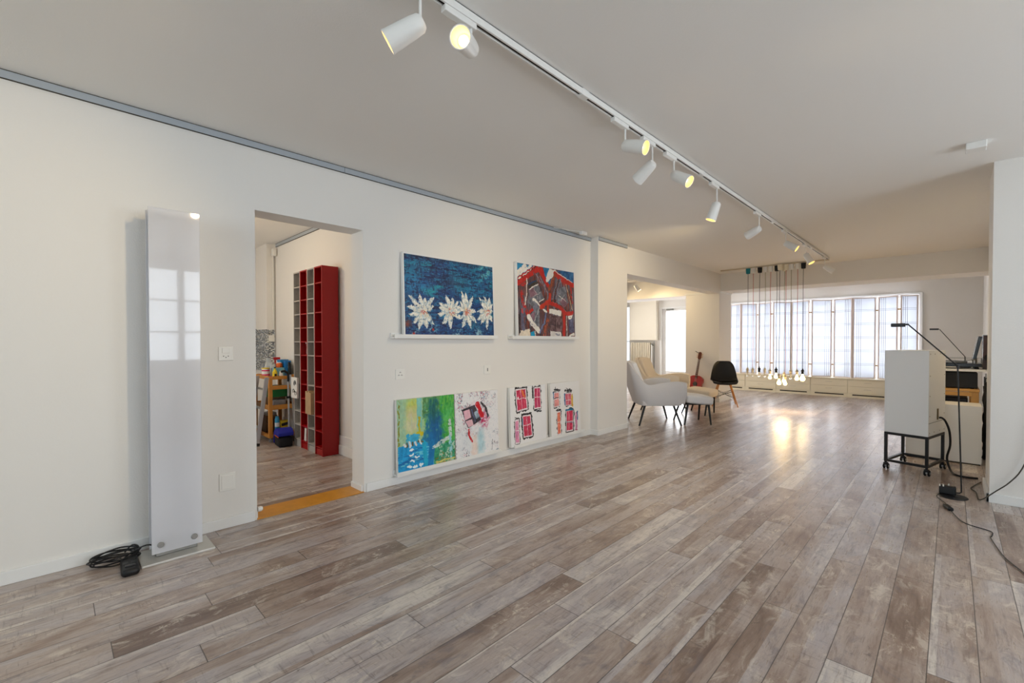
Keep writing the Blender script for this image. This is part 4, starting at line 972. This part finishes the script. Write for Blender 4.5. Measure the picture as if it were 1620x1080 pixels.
for k in range(4): MB().box(-.075+k*.037, -.040+k*.037, -.012, .11, 0, .245-.01*(k % 2)).build('slat', mat('raw_wood', (186, 156, 120), .6, var=.2, vscale=20), t, bevel=.0015)
t = thing('booklet', 'pale booklet leaning in the lower part of the red tower', 'booklet', (-5.15, 1.965, .088), (0, math.radians(7), 0))
MB().box(-.028, .02, -.01, .06, 0.002, .145).build('pages', mat('paper_white', (228, 226, 222)), t, bevel=.002)

# ------------------------------------------------------------------ picture ledges and paintings
def ledge(label, y0, y1, z, depth=.075):
    t = thing('picture_ledge', label, 'ledge', (-3.33, y0, z))
    w = y1-y0
    MB().box(.0, depth, 0, w, 0, .012).build('ledge_board', M_TRIM, t, bevel=.001)
    MB().box(depth-.010, depth, 0, w, .0122, .034).build('front_lip', M_TRIM, t, bevel=.001)
    MB().box(0, .010, 0, w, .0122, .045).build('back_strip', M_TRIM, t, bevel=.001)
ledge('white picture ledge under the blue flower painting', 1.955, 3.125, 1.226)
ledge('white picture ledge under the red abstract painting', 3.335, 4.50, 1.226)
ledge('low white picture ledge under the green and the splattered paintings', 1.975, 3.165, .078)
ledge('low white picture ledge under the two window paintings', 3.365, 4.62, .078)

rng_ = np.random.default_rng(3)
def vnoise(h, w, fy, fx, seed, octv=4):
    r = np.random.default_rng(seed); out = np.zeros((h, w)); amp = 1; tot = 0
    for o in range(octv):
        gy, gx = int(fy*2**o)+2, int(fx*2**o)+2; g = r.random((gy+1, gx+1))
        y = np.linspace(0, fy*2**o, h); x = np.linspace(0, fx*2**o, w)
        yi = np.minimum(y.astype(int), gy-1); xi = np.minimum(x.astype(int), gx-1); ty = (y-yi)[:, None]; tx = (x-xi)[None, :]
        ty = ty*ty*(3-2*ty); tx = tx*tx*(3-2*tx)
        a = g[np.ix_(yi, xi)]; b = g[np.ix_(yi, xi+1)]; c = g[np.ix_(yi+1, xi)]; d = g[np.ix_(yi+1, xi+1)]
        out += amp*((a*(1-tx)+b*tx)*(1-ty)+(c*(1-tx)+d*tx)*ty); tot += amp; amp *= .6
    return out/tot
def homog(quad):
    # quad TL TR BR BL in picture coordinates -> uv
    A = []; dst = [(0,0), (1,0), (1,1), (0,1)]
    for (x, y), (u, v) in zip(quad, dst):
        A.append([x, y, 1, 0, 0, 0, -u*x, -u*y, -u]); A.append([0, 0, 0, x, y, 1, -v*x, -v*y, -v])
    _, _, V = np.linalg.svd(np.array(A, float)); Hm = V[-1].reshape(3, 3)
    def f(p): q = Hm @ np.array([p[0], p[1], 1.0]); return (q[0]/q[2], q[1]/q[2])
    return f
class Paint:
    def __init__(s, w, h, res, base, quad, seed=1):
        s.w = int(w*res); s.h = int(h*res); s.res = res; s.W = w; s.H = h; s.f = homog(quad); s.seed = seed
        s.img = np.ones((s.h, s.w, 3))*np.array(base)/255.; s.u, s.v = np.meshgrid((np.arange(s.w)+.5)/s.w*w, (np.arange(s.h)+.5)/s.h*h)
        s.nx = vnoise(s.h, s.w, h*30, w*30, seed+50, 3)-.5; s.ny = vnoise(s.h, s.w, h*30, w*30, seed+51, 3)-.5; s.k = 0
    def n(s, fy, fx, oc=4): s.k += 1; return vnoise(s.h, s.w, fy, fx, s.seed*100+s.k, oc)
    def mixc(s, m, c, dc=0):
        c = np.array(c)/255.; m = np.clip(m, 0, 1)[..., None]
        col = np.ones_like(s.img)*c
        if dc: col = np.clip(col + (s.n(20, 30, 4)[..., None]-.5)*dc, 0, 1)
        s.img = s.img*(1-m)+col*m
    def pt(s, p): u, v = s.f(p); return (u*s.W, v*s.H)
    def stroke(s, pts, wd, c, op=1, rough=.012, dry=0.0, dc=0.15, px=True):
        P = [s.pt(p) if px else p for p in pts]; x = s.u+s.nx*rough*2; y = s.v+s.ny*rough*2; D = np.full(s.u.shape, 1e9)
        for (x0, y0), (x1, y1) in zip(P, P[1:]):
            dx, dy = x1-x0, y1-y0; L2 = dx*dx+dy*dy+1e-12; t = np.clip(((x-x0)*dx+(y-y0)*dy)/L2, 0, 1)
            D = np.minimum(D, np.hypot(x-x0-t*dx, y-y0-t*dy))
        m = np.clip((wd/2-D)/(.003), 0, 1)*op
        if dry: m = m*np.clip((s.n(s.H*60, s.W*60, 3)-dry)*9, 0, 1)
        s.mixc(m, c, dc)
    def poly(s, pts, c, op=1, rough=.008, dry=0, dc=.15, px=True):
        P = [s.pt(p) if px else p for p in pts]; x = s.u+s.nx*rough*2; y = s.v+s.ny*rough*2; ins = np.zeros(s.u.shape, bool)
        for i in range(len(P)):
            x0, y0 = P[i]; x1, y1 = P[(i+1) % len(P)]
            c1 = ((y0 > y) != (y1 > y)) & (x < (x1-x0)*(y-y0)/(y1-y0+1e-12)+x0); ins ^= c1
        m = ins.astype(float)*op
        if dry: m = m*np.clip((s.n(s.H*60, s.W*60, 3)-dry)*9, 0, 1)
        s.mixc(m, c, dc)
    def leaf(s, a, b, wd, c, **k):
        P0 = np.array(s.pt(a)); P1 = np.array(s.pt(b)); d = P1-P0; L_ = np.linalg.norm(d)+1e-9; n = np.array([-d[1], d[0]])/L_
        pts = [tuple(P0 + d*t + n*wd/2*math.sin(PI*t**.9)**.75*sg) for sg, ts in ((1, np.linspace(0, 1, 9)), (-1, np.linspace(1, 0, 9))) for t in ts]
        s.poly(pts, c, px=False, **k)
    def splat(s, thr, c, fy, fx, op=1, mask=None):
        m = np.clip((s.n(fy, fx, 3)-thr)*30, 0, 1)*op
        if mask is not None: m = m*mask
        s.mixc(m, c, .1)
    def blob(s, p, r, ry=None):
        x, y = s.pt(p); ry = ry or r; return np.clip(1.3-np.hypot((s.u-x)/r, (s.v-y)/ry)+s.nx*1.2, 0, 1)
def canvas_mat():
    m = bpy.data.materials.new('oil_paint'); m.use_nodes = True; nt = m.node_tree; b = nt.nodes['Principled BSDF']
    a = nt.nodes.new('ShaderNodeAttribute'); a.attribute_name = 'paint'; nt.links.new(a.outputs['Color'], b.inputs['Base Color'])
    b.inputs['Roughness'].default_value = .55; tc = nt.nodes.new('ShaderNodeTexCoord'); nz = nt.nodes.new('ShaderNodeTexNoise'); nz.inputs['Scale'].default_value = 90; nz.inputs['Detail'].default_value = 5
    bp = nt.nodes.new('ShaderNodeBump'); bp.inputs['Strength'].default_value = .3; bp.inputs['Distance'].default_value = .003
    nt.links.new(tc.outputs['Object'], nz.inputs[0]); nt.links.new(nz.outputs[0], bp.inputs['Height']); nt.links.new(bp.outputs[0], b.inputs['Normal'])
    return m
M_PAINT = canvas_mat()
def canvas(label, P, Y0, z, foot, top, frame=0.0, depth=.035):
    """lean a stretched canvas: foot/top = distance of the lower/upper back edge from the wall"""
    W_, H_ = P.W+2*frame, P.H+2*frame; lean = math.asin((foot-top)/H_)
    t = thing('painting', label, 'painting', (-3.33+foot, Y0, z), (-lean, 0, PI/2), 'paintings on the picture ledges')
    # local: x to the right, z up, front = -y
    dp = depth
    if frame:
        mb = MB(); mb.box(0, frame, -dp, 0, 0, H_).box(W_-frame, W_, -dp, 0, 0, H_).box(frame, W_-frame, -dp, 0, 0, frame).box(frame, W_-frame, -dp, 0, H_-frame, H_)
        mb.build('frame', M_TRIM, t, bevel=.0015); MB().box(frame+.0002, W_-frame-.0002, -dp+.006, -.004, frame+.0002, H_-frame-.0002).build('stretched_canvas', mat('canvas_white', (230, 228, 222), .8), t)
        yf = -dp+.0055
    else:
        MB().box(0, W_, -dp, 0, 0, H_).build('stretched_canvas', mat('canvas_white', (236, 236, 236), .8), t, bevel=.0015); yf = -dp-.0006
    nx, ny = P.w, P.h
    X, Z = np.meshgrid(frame+np.linspace(0, P.W, nx+1), frame+P.H-np.linspace(0, P.H, ny+1))
    co = np.stack([X, np.full_like(X, yf), Z], -1).reshape(-1, 3)
    me = bpy.data.meshes.new('painted_surface'); nv = (nx+1)*(ny+1); nf = nx*ny
    me.vertices.add(nv); me.vertices.foreach_set('co', co.ravel().astype(np.float32))
    i, j = np.meshgrid(np.arange(nx), np.arange(ny)); a = (j*(nx+1)+i).ravel()
    lo = np.stack([a, a+nx+1, a+nx+2, a+1], -1).ravel()
    me.loops.add(nf*4); me.loops.foreach_set('vertex_index', lo.astype(np.int32))
    me.polygons.add(nf); me.polygons.foreach_set('loop_start', (np.arange(nf)*4).astype(np.int32)); me.polygons.foreach_set('loop_total', np.full(nf, 4, np.int32))
    me.update(); me.validate()
    ca = me.attributes.new('paint', 'FLOAT_COLOR', 'CORNER'); c = np.clip(P.img, 0, 1).reshape(-1, 3); c = np.where(c <= .04045, c/12.92, ((c+.055)/1.055)**2.4)
    c4 = np.concatenate([np.repeat(c, 4, 0), np.ones((nf*4, 1))], 1); ca.data.foreach_set('color', c4.ravel().astype(np.float32))
    me.materials.append(M_PAINT); o = bpy.data.objects.new('painted_surface', me); C.objects.link(o); o.parent = t
    return t

# --- blue painting with white flowers
P = Paint(1.02, .69, 230, (12, 60, 118), [(90, 85), (1010, 240), (1040, 970), (108, 958)], 1)
P.mixc(np.clip((P.n(5, 3)-.42)*4, 0, 1), (8, 110, 150), .2); P.mixc(np.clip((P.n(7, 4)-.5)*5, 0, 1), (10, 140, 160), .25); P.mixc(np.clip((P.n(24, 3)-.56)*7, 0, 1), (8, 34, 84), .1)
P.mixc(np.clip(1-P.v/.035+P.nx*.6, 0, 1)*.8, (10, 24, 56)); P.mixc(np.clip((P.v-.44)*5+P.nx, 0, 1)*.75, (16, 42, 104), .2)
P.mixc(P.blob((930, 300), .10, .12)*.9*np.clip((P.n(20, 10)-.42)*8, 0, 1), (110, 190, 196), .2); P.mixc(P.blob((640, 400), .14, .08)*.45, (54, 110, 120), .3); P.mixc(P.blob((230, 410), .13, .08)*.7, (20, 122, 180), .2)
P.splat(.60, (40, 140, 180), 70, 30, .55); P.splat(.62, (6, 24, 66), 60, 24, .7); P.splat(.64, (60, 90, 130), 40, 60, .5); P.splat(.62, (6, 20, 56), 24, 90, .5)
fl = {(312, 705): [(145, 530), (255, 515), (325, 560), (405, 555), (150, 735), (250, 895), (340, 885), (405, 835), (125, 645), (250, 760), (200, 820), (400, 640)],
      (590, 705): [(465, 610), (540, 535), (612, 560), (665, 600), (450, 735), (505, 830), (590, 885), (690, 775), (460, 660), (570, 840), (700, 690)],
      (760, 705): [(685, 600), (740, 510), (815, 545), (640, 650), (845, 700), (705, 880), (795, 885), (852, 820), (690, 780), (720, 560), (700, 500)],
      (970, 710): [(885, 560), (935, 545), (990, 560), (1015, 620), (860, 700), (865, 790), (905, 835), (970, 895), (1020, 810), (1020, 700)]}
for c0, tips in fl.items():
    for k, tp in enumerate(tips):
        tip = (c0[0]+(tp[0]-c0[0])*1.04, c0[1]+(tp[1]-c0[1])*1.04)
        P.leaf(c0, tip, .052, (176, 196, 204), rough=.016, dry=.36, dc=.5); P.leaf(c0, tip, .038, (222, 220, 208), rough=.014, dry=.38, dc=.4); P.leaf(c0, tip, .026, (238, 234, 224), rough=.012, dry=.46, dc=.2)
        P.stroke([c0, tip], .006, (120, 160, 175), op=.6, dry=.45)
    P.mixc(P.blob(c0, .034)*.8*np.clip((P.n(60, 60)-.45)*8, 0, 1), (196, 60, 50)); P.mixc(P.blob(c0, .05)*.6*np.clip((P.n(70, 70)-.56)*9, 0, 1), (230, 190, 120))
for c0, r in (((405, 905), .055), ((205, 940), .05), ((880, 930), .06), ((660, 945), .06)):
    P.mixc(P.blob(c0, r)*np.clip((P.n(50, 60)-.48)*9, 0, 1)*.9, (150, 195, 205), .3)
for c0 in ((405, 900), (200, 940)): P.mixc(P.blob(c0, .016), (180, 40, 40))
P.mixc(P.blob((130, 835), .035), (130, 60, 50))
canvas('blue painting of a row of white flowers, top left of the paintings', P, 2.05, 1.2390, .0285, .004, frame=.012)

# --- red abstract
P = Paint(1.0, .785, 230, (92, 60, 62), [(105, 95), (750, 215), (785, 958), (145, 948)], 2)
P.mixc(np.clip((P.n(5, 40)-.48)*6, 0, 1), (118, 120, 134), .2); P.mixc(np.clip((P.n(5, 50)-.52)*7, 0, 1), (126, 52, 36), .2); P.mixc(np.clip((P.n(6, 60)-.60)*8, 0, 1), (30, 26, 34), .1)
B1 = (20, 120, 165); WH = (232, 226, 216); RD = (188, 32, 22); GV = (112, 114, 122); MV = (128, 92, 104)
P.poly([(105, 95), (330, 145), (110, 255)], B1, dc=.3)
for a, b, w in (((112, 215), (200, 125), .05), ((112, 240), (265, 135), .035)): P.stroke([a, b], w, WH, dry=.25)
P.poly([(405, 150), (480, 168), (445, 270), (425, 245)], B1, dc=.3); P.poly([(450, 320), (505, 220), (520, 260), (470, 380)], (24, 96, 130), dc=.3); P.poly([(560, 185), (750, 215), (752, 360)], (28, 90, 140), dc=.4)
P.stroke([(115, 318), (330, 165)], .085, RD, dry=.12); P.poly([(320, 150), (400, 160), (445, 300), (470, 375), (430, 330)], RD); P.stroke([(380, 160), (425, 300), (462, 360)], .05, RD)
P.stroke([(120, 290), (330, 140)], .012, (40, 20, 24)); P.stroke([(180, 245), (300, 150)], .012, WH, dry=.35); P.stroke([(128, 272), (150, 262)], .02, WH)
for k in range(6): P.stroke([(300+14*k, 215+8*k), (415+9*k, 375+14*k)], .014, ((92, 82, 90), (150, 60, 40), (140, 140, 150))[k % 3], dry=.3)
P.poly([(240, 340), (330, 290), (360, 330), (250, 400)], (60, 50, 40)); P.stroke([(245, 350), (320, 305)], .02, (30, 60, 100))
P.poly([(250, 400), (352, 350), (430, 520), (300, 600), (245, 560)], GV, dc=.4, dry=.1); P.poly([(250, 400), (300, 380), (345, 460), (270, 500)], MV, dc=.3, dry=.2)
P.stroke([(255, 402), (352, 350)], .013, WH); P.stroke([(312, 400), (352, 520)], .006, WH, dry=.3); P.stroke([(290, 490), (385, 445)], .007, WH, dry=.2); P.stroke([(370, 550), (425, 515)], .014, WH)
P.stroke([(222, 280), (228, 400), (222, 500), (208, 590)], .016, WH)
P.stroke([(165, 430), (190, 560), (240, 690)], .045, RD, dry=.35); P.stroke([(240, 690), (300, 640)], .035, RD, dry=.25); P.stroke([(150, 340), (200, 350)], .05, RD, dry=.4)
P.stroke([(310, 525), (345, 550), (380, 600)], .024, WH); P.stroke([(300, 520), (330, 530)], .03, WH)
P.stroke([(540, 205), (450, 300)], .05, WH, dry=.1); P.poly([(475, 165), (545, 190), (520, 235), (455, 300), (440, 270)], WH, dc=.1)
P.stroke([(540, 225), (640, 300), (745, 360)], .06, RD); P.mixc(P.blob((640, 335), .035)*1.0, RD); P.stroke([(545, 205), (735, 325)], .012, WH)
P.stroke([(540, 240), (480, 400)], .05, (150, 70, 36), dry=.3)
for k in range(5): P.stroke([(560+12*k, 290), (510+12*k, 520)], .014, ((80, 96, 116), (140, 142, 150), (50, 40, 44))[k % 3], dry=.25)
P.poly([(600, 385), (660, 380), (700, 560), (640, 600), (560, 550)], GV, dc=.4, dry=.1); P.poly([(600, 540), (660, 500), (690, 580), (650, 620)], MV, dc=.3)
P.stroke([(585, 478), (672, 545)], .009, WH); P.stroke([(650, 470), (615, 545)], .008, WH, dry=.3); P.stroke([(530, 560), (590, 590), (675, 660)], .018, WH, dry=.1)
P.stroke([(670, 350), (745, 650)], .012, (226, 196, 150), dry=.25); P.stroke([(720, 380), (745, 560)], .03, RD, dry=.35)
P.stroke([(490, 465), (490, 540), (395, 610)], .05, (196, 48, 22)); P.stroke([(490, 560), (600, 610), (680, 685), (745, 680)], .05, RD); P.stroke([(470, 580), (470, 650)], .035, (186, 60, 34))
P.poly([(280, 690), (370, 590), (385, 840), (290, 790)], GV, dc=.4, dry=.1); P.poly([(275, 700), (330, 660), (320, 780)], MV, dc=.3, dry=.1); P.stroke([(378, 615), (318, 780)], .007, WH); P.stroke([(330, 690), (385, 720)], .006, (50, 40, 46))
P.stroke([(255, 720), (300, 800), (375, 880)], .062, WH, dry=.06); P.stroke([(250, 760), (320, 830)], .02, (160, 150, 160), dry=.45)
P.stroke([(420, 635), (452, 668)], .028, WH); P.poly([(485, 625), (622, 655), (620, 715), (485, 680)], WH, dc=.12)
P.stroke([(450, 690), (430, 800), (390, 900)], .03, (104, 116, 150), dry=.15); P.stroke([(470, 760), (440, 930)], .05, (170, 86, 60), dry=.35)
P.poly([(490, 700), (630, 720), (635, 900), (495, 885)], (100, 74, 78), dc=.5, dry=.1); P.stroke([(570, 720), (575, 880)], .006, (200, 180, 170), dry=.3); P.stroke([(500, 810), (625, 825)], .008, (40, 34, 50))
P.stroke([(655, 690), (662, 945)], .05, RD); P.stroke([(682, 710), (695, 945)], .012, WH); P.poly([(700, 710), (750, 700), (740, 750), (705, 750)], WH, dc=.2, dry=.2)
P.poly([(705, 750), (760, 750), (775, 900), (715, 910)], (96, 96, 126), dc=.5, dry=.1); P.poly([(720, 930), (775, 905), (778, 935), (715, 952)], WH)
P.poly([(170, 880), (270, 855), (285, 950), (150, 948)], (232, 218, 196), dc=.15); P.poly([(285, 895), (325, 885), (332, 950), (288, 950)], (0, 150, 190)); P.stroke([(335, 885), (340, 948)], .014, WH)
P.poly([(505, 885), (628, 900), (632, 955), (508, 952)], (220, 214, 208), dc=.2, dry=.1); P.stroke([(565, 920), (610, 935)], .02, (150, 150, 160), dry=.4)
P.stroke([(190, 620), (200, 850)], .07, (92, 92, 116), dry=.35); P.stroke([(180, 640), (185, 670)], .03, (196, 70, 70)); P.stroke([(150, 700), (160, 900)], .03, (24, 20, 26), dry=.3)
canvas('red and grey abstract painting of tilted houses, top right of the paintings', P, 3.425, 1.2390, .0285, .004, frame=.012)

# --- green/blue abstract
P = Paint(.60, .62, 300, (160, 200, 150), [(95, 195), (708, 135), (745, 838), (130, 995)], 3)
P.poly([(95, 195), (200, 185), (210, 690), (120, 700)], (158, 196, 160), dc=.15); P.mixc(P.blob((265, 360), .08, .24)*np.clip(P.n(3, 30, 3)*2-.2, 0, 1), (196, 206, 96), .2); P.mixc(P.blob((260, 330), .09, .05)*.8, (206, 196, 150), .1)
P.mixc(P.blob((270, 460), .08, .09)*.8, (214, 208, 184), .15); P.stroke([(345, 180), (350, 470)], .05, (130, 198, 186), dry=.2); P.poly([(410, 155), (715, 125), (740, 640), (590, 660), (540, 300), (400, 300)], (70, 172, 70), dc=.3, rough=.03); P.splat(.56, (120, 190, 70), 12, 50, .6, (P.u > .27)*(P.v < .35).astype(float)); P.splat(.6, (30, 140, 70), 16, 60, .6, (P.u > .27)*(P.v < .38).astype(float))
P.poly([(380, 165), (560, 150), (560, 320), (380, 400)], (96, 150, 90), dc=.4, dry=.25); ms = np.clip(P.n(4, 60, 3)*1.6-.15, 0, 1); P.mixc(P.blob((490, 400), .085, .17)*ms*1.2, (20, 120, 120), .2); P.mixc(np.clip(P.blob((510, 540), .10, .20)*1.3, 0, 1)*np.clip(ms+.45, 0, 1), (0, 92, 150), .15); P.mixc(P.blob((470, 680), .07, .18), (0, 110, 170), .15)
P.mixc(P.blob((500, 300), .05, .12)*ms, (10, 90, 90), .2)
P.mixc(P.blob((650, 350), .05)*.8, (92, 196, 110), .2); P.stroke([(345, 370), (350, 540)], .02, (190, 176, 10)); P.stroke([(330, 545), (380, 545)], .035, (200, 184, 20), dry=.1)
P.poly([(200, 560), (345, 545), (350, 660), (205, 680)], (50, 170, 210), dc=.25, rough=.03, dry=.2); P.poly([(120, 700), (350, 640), (440, 640), (520, 880), (460, 920), (130, 985)], (10, 150, 208), dc=.25)
P.splat(.6, (0, 100, 170), 40, 8, .8, (P.v > .40)*(P.u < .38)); P.splat(.64, (120, 210, 225), 40, 8, .8, (P.v > .42)*(P.u < .36))
P.stroke([(400, 640), (440, 900)], .05, (20, 170, 205), dry=.1); P.stroke([(490, 640), (480, 890)], .06, (0, 120, 180), dry=.1)
P.poly([(520, 690), (740, 600), (745, 838), (520, 890)], (50, 150, 110), dc=.4, dry=.1); P.splat(.56, (190, 214, 190), 40, 40, .9, ((P.u > .42)*(P.v > .42)).astype(float)); P.splat(.62, (140, 120, 40), 50, 50, .9, ((P.u > .38)*(P.v > .50)).astype(float))
P.stroke([(670, 410), (690, 560), (560, 660), (510, 690)], .04, (196, 212, 206), dry=.35); P.stroke([(680, 560), (700, 800)], .035, (150, 205, 215), dry=.4); P.stroke([(560, 870), (740, 830)], .025, (170, 130, 20), dry=.25); P.stroke([(540, 850), (740, 790)], .02, (210, 200, 110), dry=.3)
for x, y in ((222, 675), (280, 658)): P.stroke([(x, y-18), (x, y+18)], .022, (92, 88, 62))
for x, y in ((343, 636), (388, 628)): P.stroke([(x-6, y), (x+6, y)], .018, (100, 96, 70))
for a, b in (((185, 670), (200, 690)), ((250, 640), (255, 690)), ((310, 640), (320, 665)), ((360, 620), (370, 650))): P.stroke([a, b], .022, (225, 226, 220))
for x, y, w in ((270, 720, .05), (270, 775, .06), (340, 795, .05), (290, 840, .06), (310, 900, .07), (250, 915, .05), (380, 880, .04)): P.stroke([(x-w*260, y+4), (x+w*260, y-8)], .022, (232, 244, 246), dry=.12, rough=.02)
P.stroke([(118, 210), (128, 680)], .018, (140, 140, 40), dry=.4)
canvas('green, yellow and blue abstract painting, leftmost of the lower paintings', P, 1.988, .0908, .0285, .004)
# --- splattered window painting
P = Paint(.55, .62, 300, (236, 235, 236), [(735, 130), (1155, 100), (1187, 745), (765, 840)], 4)
P.mixc(P.blob((900, 600), .2, .2)*.25, (190, 205, 214)); P.mixc(P.blob((950, 380), .15, .14)*.6*np.clip((P.n(14, 14)-.3)*3, 0, 1), (216, 160, 176), .2)
sp = np.clip(P.blob((930, 330), .26, .2)+P.blob((800, 180), .1, .1)*.8+P.blob((1130, 130), .06, .06)+P.blob((1020, 150), .1, .06)+P.blob((870, 760), .06, .08)+P.blob((1150, 600), .04, .1), 0, 1)
cl = np.clip((P.n(9, 9, 3)-.47)*7, 0, 1)*sp; P.splat(.55, (196, 206, 216), 30, 30, .6, np.clip(cl+.12, 0, 1)); P.splat(.60, (70, 56, 66), 60, 60, .85, cl); P.splat(.64, (150, 170, 190), 50, 50, .8, np.clip(cl+.2, 0, 1)); P.splat(.64, (190, 70, 100), 50, 50, .7, cl)
P.mixc(P.blob((1010, 640), .05, .16)*.7, (160, 204, 214), .2); P.mixc(P.blob((945, 700), .04, .14)*.6, (240, 208, 190), .2)
P.mixc(P.blob((1030, 400), .055, .07)*np.clip((P.n(40, 40)-.38)*8, 0, 1), (190, 50, 100), .2)
P.stroke([(965, 245), (1010, 360)], .055, (200, 10, 30), dry=.12); P.stroke([(1000, 225), (1045, 290), (1070, 380)], .026, (52, 44, 52), dry=.25)
P.poly([(805, 300), (935, 250), (1005, 410), (875, 495)], (60, 50, 60), dc=.3, rough=.004); P.poly([(825, 315), (885, 295), (905, 380), (845, 410)], (228, 178, 192), dc=.1, rough=.003); P.poly([(850, 420), (912, 400), (930, 460), (880, 485)], (226, 180, 190), dc=.1, rough=.003)
P.poly([(930, 325), (965, 310), (985, 380), (950, 400)], (150, 170, 186), dc=.5); P.stroke([(905, 300), (945, 420)], .012, (90, 110, 150), dry=.2)
for a, b in (((885, 505), (890, 560)), ((890, 570), (905, 600)), ((905, 610), (920, 635))): P.stroke([a, b], .024, (196, 20, 32), dry=.2)
P.stroke([(800, 330), (835, 440)], .02, (196, 40, 60), dry=.5); P.stroke([(1120, 620), (1118, 750)], .008, (50, 50, 60), dry=.3); P.stroke([(1130, 750), (1185, 715)], .016, (130, 150, 165), dry=.3); P.stroke([(745, 380), (770, 830)], .008, (60, 54, 60), dry=.45)
canvas('white painting with a tilted dark window and red splatters, second of the lower paintings', P, 2.597, .0908, .0285, .004)
# --- pink windows 1
def win(P, q, fill=(206, 50, 92), edge=(28, 26, 32), bar=(236, 232, 232), ew=.026, cross=.45, vert=.5, alt=(238, 150, 120)):
    n = len(q)
    P.stroke(list(q)+[q[0]], ew*1.15, edge, dry=.17, rough=.018); P.poly(q, (232, 222, 226), rough=.004)
    c = (sum(p[0] for p in q)/n, sum(p[1] for p in q)/n); ins = [(p[0]+(c[0]-p[0])*.17, p[1]+(c[1]-p[1])*.12) for p in q]
    P.poly(ins, fill, dc=.3, rough=.004); TLq, TR, BR, BL = ins; L_ = lambda a, b, t: (a[0]+(b[0]-a[0])*t, a[1]+(b[1]-a[1])*t)
    for t_ in (.28, .78): P.stroke([L_(TLq, TR, t_), L_(BL, BR, t_)], .007, alt, op=.8, dry=.35)
    P.stroke([L_(TLq, BL, cross), L_(TR, BR, cross)], .009, bar); P.stroke([L_(TLq, TR, vert), L_(BL, BR, vert)], .008, bar)
P = Paint(.57, .625, 300, (237, 237, 238), [(120, 162), (612, 120), (650, 820), (165, 942)], 5)
win(P, [(198, 182), (350, 165), (385, 440), (232, 478)]); P.stroke([(300, 200), (330, 280)], .03, (228, 120, 60), dry=.3); P.stroke([(242, 297), (250, 297)], .022, (240, 240, 240))
win(P, [(462, 160), (548, 150), (565, 425), (472, 440)], ew=.018, alt=(120, 110, 190)); P.stroke([(440, 150), (448, 290)], .022, (28, 26, 32), dry=.2); P.stroke([(475, 455), (565, 460)], .02, (26, 30, 40), dry=.25)
win(P, [(205, 580), (262, 570), (285, 880), (222, 895)], ew=.018, fill=(222, 140, 180), vert=.98); P.stroke([(205, 555), (265, 565)], .016, (28, 26, 32), dry=.3)
win(P, [(308, 525), (425, 505), (462, 780), (335, 810)], ew=.032); P.stroke([(315, 560), (320, 650)], .012, (90, 150, 190)); P.stroke([(300, 515), (430, 490)], .024, (28, 26, 32), dry=.2)
canvas('white painting with four pink windows outlined in black, third of the lower paintings', P, 3.325, .0908, .0285, .004)
# --- pink windows 2
P = Paint(.565, .625, 300, (236, 235, 234), [(650, 120), (1005, 92), (1060, 738), (690, 812)], 6)
win(P, [(700, 230), (768, 222), (780, 405), (708, 418)], fill=(232, 150, 150), ew=.016, vert=.98, alt=(240, 190, 120)); P.stroke([(690, 230), (700, 300)], .014, (20, 110, 170)); P.stroke([(705, 195), (775, 200)], .026, (28, 26, 32), dry=.25); P.stroke([(715, 170), (720, 200)], .01, (28, 26, 32)); P.stroke([(700, 305), (760, 290)], .012, (40, 50, 70))
win(P, [(830, 245), (915, 240), (930, 395), (850, 400)], fill=(214, 100, 120), ew=.012, cross=.6); P.stroke([(830, 250), (842, 380)], .024, (30, 100, 150), dry=.1); P.stroke([(925, 270), (935, 395)], .036, (216, 170, 60), dry=.12); P.stroke([(840, 215), (915, 215)], .034, (28, 26, 32), dry=.3); P.stroke([(850, 180), (880, 200), (905, 190)], .012, (28, 26, 32), dry=.2)
win(P, [(745, 470), (790, 460), (812, 770), (765, 780)], fill=(238, 130, 96), ew=.016, vert=.98, alt=(230, 120, 140)); P.stroke([(735, 450), (790, 445)], .02, (28, 26, 32), dry=.2)
win(P, [(860, 455), (950, 440), (962, 725), (875, 740)], fill=(208, 40, 84), ew=.030, cross=.55, vert=.35); P.stroke([(855, 452), (945, 445)], .024, (20, 110, 150)); P.stroke([(850, 610), (955, 610)], .008, (80, 190, 200), op=.8)
P.poly([(975, 500), (1000, 470), (1015, 720), (990, 725)], (208, 140, 172), dc=.3); P.stroke([(1000, 480), (1012, 580)], .02, (20, 110, 150)); P.stroke([(990, 715), (1020, 718)], .014, (150, 40, 70), dry=.2)
canvas('white painting with five narrow orange and pink windows, rightmost of the lower paintings', P, 3.985, .0908, .0285, .004)
